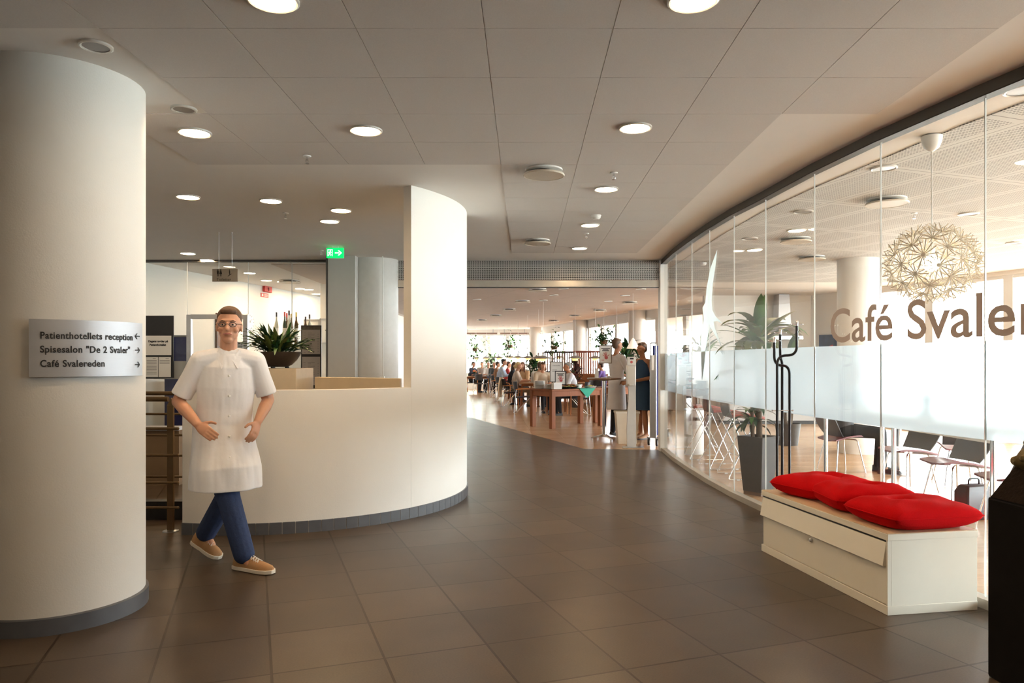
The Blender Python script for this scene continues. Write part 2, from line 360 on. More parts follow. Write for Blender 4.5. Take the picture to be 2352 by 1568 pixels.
# floors
hall = [(-7.2, -3.2), (3.2, -3.2)]+[(x, y) for x, y in reversed(SEAMS)]+[(2.15, 11.62), (0.95, 11.75), (-1.42, 18.48), (-2.9, 22.7), (-7.2, 22.7)]
mb = MB(); mb.prism(hall, -0.10, 0.0); struct(mb.build('floor', floor_tile, smooth=False))
mb = MB(); mb.span((-7.4, -3.4, -0.25), (11, 38.5, -0.102)); struct(mb.build('floor_base', grey_paint, smooth=False))
wood = [(3.2, -3.2), (10.4, -3.2), (10.4, 38.2), (-7.2, 38.2), (-7.2, 22.7), (-2.9, 22.7), (-1.42, 18.48), (0.95, 11.75), (2.15, 11.62)]+[(x, y) for x, y in SEAMS]
mb = MB(); mb.prism(wood, -0.10, -0.0005); struct(mb.build('floor_oak', wood_floor, smooth=False))
# ceiling: one smooth plaster soffit with panel fields below it
mb = MB(); mb.span((-7.4, -3.4, CEIL), (11, 38.5, CEIL+0.15)); struct(mb.build('ceiling', ceil_plaster, smooth=False))
mb = MB()
for i in range(-14, 6):
    for j in range(-11, 12):
        x0 = -0.188+0.605*i; x1 = x0+0.605; y0 = 3.46+0.6*j; y1 = y0+0.6
        xc, yc = (x0+x1)/2, (y0+y1)/2
        if yc < 3.46: ok = xc < 2.24 and yc > -3.0 and xc > -6.9
        elif yc < 4.69: ok = -1.97 < xc < 2.24
        elif yc < 5.87: ok = -2.6 < xc < 1.64
        else: ok = -0.188 < xc < 1.64 and yc < 10.4
        if ok: mb.span((x0+0.002, y0+0.002, CEIL-0.006), (x1-0.002, y1-0.002, CEIL+0.01))
struct(mb.build('ceiling_tiles', ceil_tile, smooth=False))
mb = MB(); mb.prism([(2.45, 10.9), (2.45, 9), (2.5, 7.6), (2.62, 6.6), (2.9, 4.9), (3.25, 3.6), (3.6, 2.4), (9.0, 2.4), (9.0, 9), (7.2, 14.6), (2.45, 14.6)], CEIL-0.008, CEIL+0.01)
struct(mb.build('ceiling_perforated', cafe_tile, smooth=False))
mb = MB(); mb.prism([(-4.1, 11.9), (2.3, 11.9), (2.3, 15), (4.0, 15.5), (4.0, 20), (2.9, 24.5), (1.6, 29.5), (-0.2, 35.5), (-4.1, 36)], CEIL-0.008, CEIL+0.01)
struct(mb.build('ceiling_dining', dining_tile, smooth=False))
# outer walls
def wall(name, a, b, z0=0.0, z1=CEIL, t=0.15, mat=plaster):
    a, b = Vector((a[0], a[1], 0)), Vector((b[0], b[1], 0)); d = (b-a); n = Vector((-d.y, d.x, 0)).normalized()*t
    m = MB(); m.prism([a, b, b+n, a+n], z0, z1); return struct(m.build(name, mat, smooth=False))
wall('wall_left', (-7.0, -3.1), (-7.0, 11.9)); wall('wall_rear', (10.3, -3.0), (-7.1, -3.0))
wall('wall_right', (3.12, 2.3), (3.12, -3.0), t=0.12)
wall('wall_serving', (-6.1, 11.5), (-4.3, 22.5)); wall('wall_dining_left', (-4.3, 22.5), (-4.3, 37.0))
wall('wall_serving_corner', (-7.0, 11.62), (-6.0, 11.62), t=0.12)
wall('wall_bar', (6.85, 17.6), (4.3, 17.6), t=-0.18)
# daylight facade
FAC = [(-4.3, 36.9), (0.3, 36.4), (2.06, 29.5), (3.46, 23.7), (5.0, 19.2), (6.85, 17.6), (7.9, 14.4), (8.9, 11.2), (9.6, 7.5), (9.9, 3.5), (10.0, -3.0)]
BAYS = [4, 4, 4, 3, 2, 2, 2, 2, 2, 3]
nwin = 0
frame_mat = pbr('window_frame_paint', (0.72, 0.70, 0.67), 0.5, var=0.03)
for k, (a, b) in enumerate(zip(FAC, FAC[1:])):
    A, B = Vector((*a, 0)), Vector((*b, 0)); d = (B-A); L = d.length; d.normalize(); nn = Vector((-d.y, d.x, 0)); rz = math.atan2(d.y, d.x)
    sill = 0.75 if k < 4 else (0.25 if k == 4 else 0.06); head = 2.72 if k < 5 else 2.90
    mid = (A+B)/2
    m = MB(); m.box(mid+Vector((0, 0, sill/2))+nn*0.08, (L, 0.16, sill), rz); struct(m.build('wall_sill', plaster, smooth=False))
    m = MB(); m.box(mid+Vector((0, 0, (head+CEIL)/2))+nn*0.08, (L, 0.16, CEIL-head), rz); struct(m.build('wall_lintel', plaster, smooth=False))
    solid = (k == 5)
    pd = bpy.data.lights.new('daylight_portal', 'AREA'); pd.shape = 'RECTANGLE'; pd.size = L; pd.size_y = head-sill; pd.cycles.is_portal = True
    po = bpy.data.objects.new('daylight_portal', pd); COL.objects.link(po)
    po.location = mid+nn*0.25+Vector((0, 0, (sill+head)/2)); po.rotation_euler = Matrix(((-d.x, 0, nn.x), (-d.y, 0, nn.y), (0, 1, 0))).to_euler()
    nb = BAYS[k]
    for i in range(nb):
        p = A+d*(L*i/nb); q = A+d*(L*(i+1)/nb); c = (p+q)/2; w = L/nb; nwin += 1
        if solid and i == 0:
            m = MB(); m.box(c+Vector((0, 0, (sill+head)/2))+nn*0.08, (w, 0.16, head-sill), rz); struct(m.build('wall_pier', plaster, smooth=False)); continue
        m = MB(); hh = head-sill; zc = (head+sill)/2
        for s_ in (-1, 1): m.box(c+d*(s_*(w/2-0.045))+nn*0.06+Vector((0, 0, zc)), (0.09, 0.10, hh), rz)
        for z in (sill+0.03, head-0.03): m.box(c+nn*0.06+Vector((0, 0, z)), (w-0.18, 0.08, 0.06), rz)
        fr = struct(m.build('window_%d' % nwin, frame_mat, smooth=False))
        m = MB(); m.box(c+nn*0.07+Vector((0, 0, zc)), (w-0.18, 0.012, hh-0.12), rz); m.build('pane', clear_glass, fr, smooth=False)
# pale ground outside the windows
mb = MB(); mb.span((-60, -60, -0.6), (90, 120, -0.5)); struct(mb.build('ground', pbr('pale_paving', (0.55, 0.55, 0.52), 0.9), smooth=False))
# ------------------------------------------------ curved glass wall to the cafe
nwin = 60
for i, (p, q) in enumerate(zip(seam_pts, seam_pts[1:])):
    nwin += 1; n = Vector(((q-p).y, -(q-p).x, 0)).normalized(); e = (q-p).normalized()*0.0028; t = n*0.005
    m = MB(); m.prism([p+e+t, q-e+t, q-e-t, p+e-t], 0.05, CEIL-0.05)
    w = struct(m.build('window_%d' % nwin, clear_glass, smooth=False))
    t2 = n*0.0056; m = MB(); m.prism([p+e-t2, q-e-t2, q-e-t2-n*0.0015, p+e-t2-n*0.0015], 0.95, 1.515)
    m.build('frosted_band', frost_mat, w, smooth=False, label='frosted white privacy band')
    m = MB(); m.prism([q-e+t, q+e+t, q+e-t, q-e-t], 0.05, CEIL-0.05); m.build('glass_joint', seam_mat, w, smooth=False)
def strip(name, pts, off0, off1, z0, z1, mat):
    L, R = [], []
    for i, p in enumerate(pts):
        d = (pts[min(i+1, len(pts)-1)]-pts[max(i-1, 0)]).normalized(); n = Vector((d.y, -d.x, 0)); L.append(p+n*off0); R.append(p+n*off1)
    m = MB(); m.loft([[(a.x, a.y, z0), (b.x, b.y, z0), (b.x, b.y, z1), (a.x, a.y, z1)] for a, b in zip(L, R)]); return struct(m.build(name, mat))
strip('trim_glass_head', seam_pts, -0.03, 0.05, CEIL-0.07, CEIL, dark_track)
strip('trim_glass_gasket', seam_pts, 0.051, 0.0525, CEIL-0.074, CEIL-0.066, black_plastic)
strip('trim_glass_sill', seam_pts, -0.035, 0.045, 0.0, 0.055, pbr('sill_alu', (0.50, 0.46, 0.40), 0.45, 0.3))
# opening to the dining room, roller shutter and posts (all in the plane Y = 11.4)
OY = 11.45
for nm, x0, x1, mt in (('trim_opening_right', 2.10, 2.21, white_paint), ('trim_opening_left', -2.13, -2.02, grey_paint)):
    m = MB(); m.span((x0, OY-0.05, 0), (x1, OY+0.12, CEIL)); struct(m.build(nm, mt, smooth=False, bevel=0.004))
t = thing('roller_shutter', 'grey perforated roller shutter rolled up over the dining room opening', 'shutter', (0.04, OY, 2.55))
m = MB(); m.span((-2.05, 0.02, 0.12), (2.05, 0.03, 0.42)); 
for i in range(4): m.box((0, 0.0, 0.16+i*0.075), (4.1, 0.03, 0.012))
m.build('shutter_curtain', shutter_perf, t, smooth=False)
m = MB(); m.span((-2.05, -0.01, 0.0), (2.05, 0.045, 0.105)); m.build('bottom_bar', pbr('shutter_bar', (0.55, 0.53, 0.49), 0.3, 0.6), t, bevel=0.006)
m = MB(); m.span((-2.05, 0.0, -0.012), (2.05, 0.03, -0.001)); m.build('rubber_seal', black_plastic, t, smooth=False)
# panelled pier and round column left of the opening
m = MB(); m.span((-2.93, 10.95, 0), (-2.52, 11.6, CEIL)); struct(m.build('column_box', grey_paint, smooth=False, bevel=0.005))
m = MB(); m.span((-2.955, 10.94, 0), (-2.93, 11.5, CEIL)); struct(m.build('trim_box_edge', dark_track, smooth=False))
m = MB(); m.lathe([(0.36, 0), (0.36, CEIL)], 40, (-2.33, 11.45, 0)); struct(m.build('column_round', pbr('grey_plaster', (0.62, 0.61, 0.59), 0.6, bump=0.05), smooth=True))
m = MB(); m.span((-2.135, 11.02, 1.15), (-2.12, 11.035, CEIL)); m.span((-2.17, 11.0, 1.10), (-2.10, 11.06, 1.175)); tag(m.build('cable_duct', white_plastic, bevel=0.002), 'white cable duct ending in a small square switch on the grey column', 'switch')
# glass partition in front of the serving room
px = [-6.0, -5.25, -4.3, -3.62, -2.95]
for i, (a, b) in enumerate(zip(px, px[1:])):
    if i == 1: z0 = 2.13
    else: z0 = 0.05
    m = MB(); m.span((a+0.004, OY-0.005, z0), (b-0.004, OY+0.005, CEIL-0.03)); w = struct(m.build('window_%d' % (80+i), clear_glass, smooth=False))
    if i != 1:
        m = MB(); m.span((a+0.004, OY+0.006, 1.12), (b-0.004, OY+0.0075, 1.40)); m.build('frosted_band', pbr('grey_film', (0.45, 0.43, 0.42), 0.6), w, smooth=False) if i == 0 else None
    m = MB(); m.span((b-0.004, OY-0.005, z0), (b+0.004, OY+0.005, CEIL-0.03)); m.build('glass_joint', seam_mat, w, smooth=False)
m = MB(); m.span((-6.0, OY-0.04, CEIL-0.035), (-2.95, OY+0.04, CEIL)); struct(m.build('trim_partition_head', dark_track, smooth=False))
m = MB(); m.span((-6.0, OY-0.03, 0), (-2.95, OY+0.03, 0.05)); struct(m.build('trim_partition_sill', alu, smooth=False))
m = MB()
for x in (-5.25, -4.3): m.box((x+(0.035 if x < -5 else -0.035), OY, 1.06), (0.07, 0.07, 2.12))
m.box((-4.775, OY, 2.09), (0.82, 0.07, 0.07)); m.box((-4.775, OY, 0.06), (0.82, 0.07, 0.1))
dr = struct(m.build('door_1', alu, smooth=False, bevel=0.004))
m = MB(); m.span((-5.18, OY-0.006, 0.11), (-4.37, OY+0.006, 2.05)); m.build('pane', clear_glass, dr, smooth=False)
m = MB(); m.span((-4.46, OY-0.05, 1.47), (-4.365, OY+0.05, 1.70)); m.build('lock_plate', steel, dr, bevel=0.006)
# round column in the foreground with its skirting
m = MB(); m.lathe([(0.43, 0.0), (0.43, CEIL)], 96, (-2.62, 4.15, 0)); struct(m.build('column_left', pbr('column_paint', (0.71, 0.69, 0.655), 0.7, bump=0.08, bscale=120, var=0.03, scale=3)))
m = MB(); m.lathe([(0.42, 0), (0.446, 0), (0.446, 0.085), (0.432, 0.09), (0.42, 0.09)], 96, (-2.62, 4.15, 0)); struct(m.build('baseboard_column', skirt_mat))
# cafe and dining columns
for i, (x, y, r) in enumerate([(5.12, 11.3, 0.30), (0.50, 33.9, 0.26), (2.12, 28.2, 0.27), (3.50, 22.9, 0.27)]):
    m = MB(); m.lathe([(r, 0), (r, CEIL)], 40, (x, y, 0)); struct(m.build('column_%s' % ('cafe', 'far', 'middle', 'near')[i], plaster))
# ------------------------------------------------ curved reception counter
CC, RO, RI = Vector((-2.4, 7.7, 0)), 1.79, 1.69
def arc(r, a0, a1, n, z): return [CC+Vector((r*math.cos(math.radians(a0+(a1-a0)*i/n)), r*math.sin(math.radians(a0+(a1-a0)*i/n)), z)) for i in range(n+1)]
t = thing('reception_counter', 'curved white reception counter with a tall fin reaching the ceiling', 'counter', CC)
def arcwall(a0, a1, n, z0, z1, ro=RO, ri=RI):
    m = MB(); o0 = [p-CC for p in arc(ro, a0, a1, n, 0)]; i0 = [p-CC for p in arc(ri, a0, a1, n, 0)]
    return m.loft([[(i.x, i.y, z0), (o.x, o.y, z0), (o.x, o.y, z1), (i.x, i.y, z1)] for o, i in zip(o0, i0)])
arcwall(-101.9, -39.2, 48, 0, 1.165).build('low_wall', plaster, t, bevel=0.004)
arcwall(-39.2, 8, 40, 0, CEIL-0.001).build('tall_fin', plaster, t)
sk = MB()
for i in range(34):
    a0 = -101.9+i*3.25
    q = arcwall(a0+0.09, a0+3.16, 3, 0.0, 0.095, RO+0.012, RO-0.01); sk.add(q.v, q.f)
sk.build('skirting_tiles', skirt_mat, t, smooth=False)
arcwall(-101.9, 8, 60, 0.0, 0.092, RO+0.009, RO-0.01).build('skirting_grout', pbr('pale_grout', (0.36, 0.33, 0.30), 0.8), t)
m = MB(); m.span((-2.66, 6.75, 0), (-2.095, 7.3, 1.332)); tag(m.build('plant_plinth', pbr('tan_panel', (0.62, 0.52, 0.38), 0.6), bevel=0.004), 'tan box plinth behind the counter carrying the bowl of croton', 'plinth')
m = MB(); m.loft([[(-2.06, 7.22, 0), (-2.06, 7.30, 0), (-2.06, 7.30, 1.243), (-2.06, 7.22, 1.243)], [(-1.7, 7.2, 0), (-1.7, 7.28, 0), (-1.7, 7.28, 1.240), (-1.7, 7.2, 1.240)], [(-1.2, 7.10, 0), (-1.2, 7.18, 0), (-1.2, 7.18, 1.232), (-1.2, 7.10, 1.232)]])
tag(m.build('desk_screen', MATS['tan_panel'], bevel=0.004), 'low tan screen behind the counter beside the tall white fin', 'screen')
# upstand and parapet of the stair behind the railing
m = MB(); m.span((-6.9, 6.5, 0), (-2.76, 6.62, 0.16)); struct(m.build('trim_stair_upstand', pbr('black_upstand', (0.02, 0.018, 0.018), 0.4), smooth=False))
m = MB(); m.span((-6.9, 8.3, 0), (-3.9, 8.42, 0.62)); struct(m.build('wall_stair', pbr('stair_parapet', (0.22, 0.15, 0.09), 0.7), smooth=False))
m = MB(); m.span((-6.9, 8.27, 0.62), (-3.9, 8.45, 0.66)); struct(m.build('trim_stair', alu, smooth=False))
# ------------------------------------------------ ceiling fittings
ring_mat = pbr('lamp_trim', (0.70, 0.68, 0.64), 0.3, 0.3)
def downlight(p, label, lit=True, r=0.095, group=None):
    t = thing('downlight', label, 'downlight', (p[0], p[1], p[2] if len(p) > 2 else CEIL), 0, group)
    m = MB(); m.lathe([(r, 0.004), (r+0.016, 0.004), (r+0.016, -0.010), (r+0.008, -0.014), (r, -0.011)], 32, closed=True); m.build('trim_ring', ring_mat, t)
    m = MB(); m.lathe([(0, 0.0), (r-0.001, 0.0), (r-0.001, -0.008), (0, -0.009)], 32); m.build('diffuser' if lit else 'lens', lamp_on if lit else lamp_off, t); return t
ZT = CEIL-0.006
HALL = [((627, -2), 'lit downlight cut by the top edge of the photo, above the walking man', ZT), ((1592, -2), 'lit downlight cut by the top edge, in the row nearest the glass wall', ZT),
 ((447, 303), 'lit downlight beside the white column, below two unlit ones', ZT), ((840, 298), 'lit downlight in the panel ceiling between the column and the air diffuser', ZT),
 ((1459, 292), 'lit downlight in the panel row nearer to us than the sprinkler', ZT), ((1392, 433), 'lit downlight just behind the larger sprinkler', ZT),
 ((1355, 516), 'lit downlight just behind the smoke detector', ZT), ((1331, 569), 'lit downlight of the panel row closest to the roller shutter', ZT),
 ((432, 451), 'lit downlight in the plaster soffit close to the white column, first over the reception', CEIL), ((622, 460), 'lit downlight in the plaster soffit above the small sprinkler', CEIL),
 ((783, 482), 'lit downlight in the plaster soffit nearest the counter fin', CEIL), ((757, 507), 'lit downlight in the plaster soffit above the exit sign', CEIL), ((432, 581), 'lit downlight close to the head of the serving room partition', CEIL)]
for (x, y), lb, z in HALL: downlight(on_ceiling(x, y, z), lb)
for (x, y), lb in [((220, 104), 'unlit grey spot above the white column'), ((422, 249), 'small unlit grey spot beside the white column')]:
    downlight(on_ceiling(x, y), lb, False, 0.062)
for p, lb in [((-1.6, 1.3), 'added unseen downlight in the panel ceiling overhead on the left'), ((1.0, 1.2), 'added unseen downlight in the panel ceiling overhead on the right'), ((-0.4, -1.2), 'added unseen downlight in the panel ceiling behind the viewer')]:  # out of view, added only to brighten the near part of the hall
    downlight((p[0], p[1], ZT), lb)
SERV = [((475, 596), 'first lit downlight beyond the partition, over the glass door'), ((573, 626), 'lit serving room downlight right of the toilet sign'), ((612, 643), 'lit serving room downlight above the fire alarm'),
 ((648, 646), 'dim looking lit serving room downlight in front of the air diffuser'), ((689, 662), 'lit serving room downlight just right of the air diffuser'), ((709, 664), 'lit serving room downlight, second right of the air diffuser'),
 ((726, 674), 'lit serving room downlight, second from the grey pier'), ((750, 676), 'lit serving room downlight right beside the grey pier')]
for (x, y), lb in SERV: downlight(on_ceiling(x, y), lb)
def diffuser(p, label, r=0.165, z=CEIL, group=None):
    t = thing('air_diffuser', label, 'air vent', (p[0], p[1], z), 0, group)
    m = MB(); m.lathe([(0, 0.001), (r*0.93, 0.001), (r*0.93, -0.012), (r*0.8, -0.016), (0, -0.016)], 36); m.build('collar', white_paint, t)
    m = MB(); m.lathe([(0, -0.016), (r*0.6, -0.016), (r*0.6, -0.04), (0, -0.04)], 24); m.build('throat', black_plastic, t)
    m = MB(); m.lathe([(0, -0.038), (r, -0.038), (r+0.006, -0.046), (r, -0.055), (r*0.97, -0.055), (r*0.97, -0.052), (0, -0.052)], 40)
    m.build('face_plate', pbr('diffuser_plate', (0.62, 0.55, 0.46), 0.5, var=0.15, scale=120), t); return t
diffuser(on_ceiling(1249, 396, CEIL-0.03), 'round air diffuser in the panel ceiling nearest to us', z=ZT)
diffuser(on_ceiling(1235, 555, CEIL-0.03), 'round air diffuser in the hall ceiling just before the roller shutter', z=ZT)
diffuser(on_ceiling(665, 643), 'round air diffuser in the serving room ceiling behind the glass partition', 0.2)
diffuser(on_ceiling(2037, 462, CEIL-0.03), 'large round air diffuser in the cafe ceiling left of the dandelion pendant', 0.19, CEIL-0.008)
diffuser(on_ceiling(1828, 551, CEIL-0.03), 'round air diffuser in the cafe ceiling beyond the glass, second from us', 0.19, CEIL-0.008)
diffuser(on_ceiling(1865, 592, CEIL-0.03), 'round air diffuser in the cafe ceiling farthest beyond the glass', 0.19, CEIL-0.008)
for i, (x, y) in enumerate([(1235, 662), (1200, 689), (1169.5, 708), (1139, 722), (1107, 733), (1446.6, 692), (1378, 710), (1321, 723), (1272, 734.6)]):
    left = i < 5; k = i if left else i-5
    diffuser(on_ceiling(x, y), ('%s round air diffuser from the shutter in the dining ceiling, %s row' % (('nearest', 'second', 'third', 'fourth', 'fifth')[k], 'long left' if left else 'right window')), 0.2, CEIL-0.008)
def sprinkler(p, label, z, s=1.0):
    t = thing('sprinkler', label, 'sprinkler', (p[0], p[1], z))
    m = MB(); m.lathe([(0, 0), (0.032*s, 0), (0.030*s, -0.008), (0, -0.010)], 20); m.build('escutcheon', white_paint, t)
    m = MB(); m.lathe([(0.009*s, -0.008), (0.009*s, -0.03*s), (0.004*s, -0.035*s), (0.004*s, -0.055*s)], 10)
    for q in (-1, 1): m.tube([(0.009*q*s, 0, -0.028*s), (0.013*q*s, 0, -0.042*s), (0.003*q*s, 0, -0.058*s)], 0.0025*s, 6)
    m.build('nozzle', chrome, t)
    m = MB(); m.lathe([(0, -0.056*s), (0.017*s, -0.057*s), (0.017*s, -0.060*s), (0, -0.061*s)], 14); m.build('deflector', chrome, t)
for (x, y), lb, z in [((705, 358), 'sprinkler at the edge of the panel field above the plant bowl', ZT), ((1410, 396), 'larger looking sprinkler between two lit downlights in the right panel row', ZT), ((1347, 536), 'small sprinkler between the last two downlights before the shutter', ZT), ((656, 489), 'sprinkler in the plaster soffit over the reception', CEIL), ((738, 575), 'tiny sprinkler left of the green exit sign', CEIL), ((2100, 489), 'sprinkler in the cafe ceiling behind the pendant cord', CEIL-0.008)]:
    sprinkler(on_ceiling(x, y, z), lb, z)
def detector(p, label, z):
    t = thing('smoke_detector', label, 'smoke detector', (p[0], p[1], z))
    m = MB(); m.lathe([(0, 0), (0.055, 0), (0.055, -0.014), (0, -0.014)], 24); m.build('base', white_plastic, t)
    m = MB(); m.lathe([(0, -0.014), (0.05, -0.014), (0.048, -0.03), (0.032, -0.045), (0, -0.047)], 24); m.build('chamber', white_plastic, t)
detector(on_ceiling(1369, 494, ZT), 'smoke detector in the hall ceiling right in front of a lit downlight', ZT)
detector(on_ceiling(1615, 602), 'smoke detector seen through the glass beside the swallow', CEIL-0.008)
CAFE = [((2030, 385), 'unlit downlight in the cafe ceiling, nearest behind the second glass joint'), ((1845, 485), 'unlit downlight in the cafe ceiling left of the large air diffuser'), ((2225, 490), 'unlit downlight in the cafe ceiling right of the pendant cord'), ((1722, 547), 'unlit downlight in the cafe ceiling straight above the potted dracaena'), ((2330, 557), 'unlit downlight in the cafe ceiling by the right edge of the photo'), ((2350, 205), 'unlit downlight in the cafe ceiling cut by the right edge of the photo')]
for (x, y), lb in CAFE: downlight(on_ceiling(x, y, CEIL-0.008), lb, False, 0.085)
for (x, y), lb in [((1733, 573), 'lit downlight in the cafe ceiling above the potted dracaena'), ((1830, 528), 'lit downlight in the cafe ceiling between two air diffusers')]: downlight(on_ceiling(x, y, CEIL-0.008), lb)
DIN = [((1107, 660), 'nearest unlit downlight along the left of the dining ceiling'), ((1095, 687), 'second unlit downlight along the left of the dining ceiling'), ((1294, 662), 'unlit dining downlight right of the nearest air diffuser'), ((1272, 677), 'unlit dining downlight between the two nearest air diffusers'), ((1248, 689), 'unlit dining downlight right of the second air diffuser'), ((1436, 678), 'unlit dining downlight in front of the window row diffuser'), ((1397, 691), 'unlit dining downlight left of the window row diffuser'), ((1472, 663), 'unlit dining downlight close to the right shutter post')]
for (x, y), lb in DIN: downlight(on_ceiling(x, y, CEIL-0.008), lb, False)
# dining room lamps out of sight of the photo's left edge are kept lit by the pendants and daylight
# ================================================================ foreground things
# ---- curved sign on the column
CX0, CY0 = -2.62, 4.15
def bend(mb, r, a_mid):                       # wrap a flat x/z sheet (y = depth outwards negative) round the column
    out = []
    for x, y, z in mb.v:
        a = a_mid+x/r; rr = r-y
        out.append((rr*math.sin(a), -rr*math.cos(a), z))
    mb.v = out; return mb
t = thing('direction_sign', 'curved brushed metal direction sign on the white column', 'sign', (CX0, CY0, 0))
RS = 0.462
def ang_of(xpix):                             # angle round the column of a picture column, front side
    s = (xpix-CX)/F; best = None
    for k in range(2400):
        a = -1.9+k*0.0016; p = (CX0+RS*math.sin(a), CY0-RS*math.cos(a))
        e = abs(p[0]/p[1]-s)
        if best is None or e < best[0]: best = (e, a, p[1])
        if a > 0.35: break
    return best[1], best[2]
def ang_front(xpix):
    s = (xpix-CX)/F; best = (9, 0, 4)
    for k in range(3000):
        a = -1.2+k*0.001
        x_, y_ = CX0+RS*math.sin(a), CY0-RS*math.cos(a)
        if math.sin(a)*(-x_)-math.cos(a)*(-y_) <= 0: continue   # must face the lens
        e = abs(x_/y_-s)
        if e < best[0]: best = (e, a, y_)
    return best[1], best[2]
aL, yL = ang_front(66); aR, yR = ang_front(327); zT = EYE+(CY-732)*yL/F; zB = EYE-(866-CY)*yL/F
m = MB(); n = 40
rings = []
for i in range(n+1):
    a = aL+(aR-aL)*i/n; c, s_ = math.cos(a), math.sin(a)
    rings.append([((RS-0.004)*s_, -(RS-0.004)*c, zB), (RS*s_, -RS*c, zB), (RS*s_, -RS*c, zT), ((RS-0.004)*s_, -(RS-0.004)*c, zT)])
m.loft(rings); m.build('sign_plate', pbr('sign_brushed', (0.46, 0.47, 0.50), 0.5, 0.55, var=0.05, stretch=(1, 1, 80)), t)
for a in (aL+0.15, aR-0.15): m = MB(); m.box((0.442*math.sin(a), -0.442*math.cos(a), (zT+zB)/2), (0.03, 0.03, 0.15), a); m.build('spacer', steel, t)
for ln, (txt, y0, x1, ar) in enumerate([('Patienthotellets reception', 777, 304, -1), ('Spisesalon "De 2 Svaler"', 809, 298, 1), ('Caf\u00e9 Svalereden', 842, 240, 1)]):
    a0, ya = ang_front(92); a1, yb = ang_front(x1); z = EYE-(y0-CY)*ya/F
    tm = text_mb(txt, 0.034, 0.0004, 0.001, spacing=1.08); w = max(p[0] for p in tm.v)
    up(tm, 0, z, -0.0022, sx=(a1-a0)*RS/w); bend(tm, RS, a0); tm.build('lettering', ink, t, smooth=False)
    am, yc = ang_front(315); h = 0.012
    arw = MB(); q = -ar
    arw.prism([(-0.018, -0.0028), (0.012, -0.0028), (0.012, 0.0028), (-0.018, 0.0028)], 0, 0.0005)
    for sg in (-1, 1): arw.prism([(0.019, 0), (0.006, sg*0.014), (0.0, sg*0.014), (0.012, 0)], 0, 0.0005)
    if ar < 0: arw.v = [(-p[0], p[1], p[2]) for p in arw.v]
    arw.v = [(p[0]*1.15, p[1]*1.15, p[2]) for p in arw.v]
    up(arw, 0, EYE-(y0-5-CY)*yc/F, -0.0022); bend(arw, RS, am); arw.build('arrow', ink, t, smooth=False)
# ---- bench cabinet with three cushions
A, B = Vector((1.755, 5.44, 0)), Vector((2.0, 4.05, 0)); u = (B-A).normalized(); L = (B-A).length; nrm = Vector((-u.y, u.x, 0)); W = 0.56; H = 0.45
th = math.atan2(u.y, u.x)
t = thing('storage_bench', 'white storage bench with a birch top in front of the glass wall', 'bench', A, th)
m = MB(); m.span((0, 0.02, 0.045), (L, W, H-0.035)); m.build('carcass', white_lam, t, bevel=0.002)
m = MB(); m.span((-0.002, -0.004, 0), (L+0.002, W, 0.05)); m.build('plinth', white_lam, t, bevel=0.002)
m = MB(); m.span((-0.003, -0.003, H-0.04), (L+0.003, W+0.003, H-0.004)); m.build('top_edge', white_lam, t, bevel=0.002)
m = MB(); m.span((-0.001, -0.001, H-0.004), (L+0.001, W+0.001, H)); m.build('top_panel', birch, t, bevel=0.001, label='birch veneered top')
m = MB(); m.span((L-0.013, -0.002, 0.05), (L, 0.02, H-0.04)); m.build('side_panel', white_lam, t)
m = MB(); m.span((0.02, 0.0, 0.055), (L-0.016, 0.02, 0.265)); fl = m.build('lower_front', white_lam, t, bevel=0.0015)
m = MB(); m.lathe([(0, 0), (0.012, 0), (0.014, 0.010), (0.010, 0.016), (0, 0.017)], 20); m.v = [(p[0], -p[2], p[1]) for p in m.v]
m.v = [(p[0]+0.66, p[1], p[2]+0.235) for p in m.v]; m.build('lock', chrome, fl)
m = MB(); m.loft([[(x, 0.02, 0.27), (x, -0.022, 0.268), (x, 0.0, 0.398), (x, 0.02, 0.398)] for x in (0.012, L-0.016)]); m.build('flap', white_lam, t, bevel=0.0015, smooth=False)
m = MB(); m.span((0.01, 0.004, 0.399), (L-0.01, 0.02, 0.409)); m.build('shadow_gap', black_plastic, t, smooth=False)
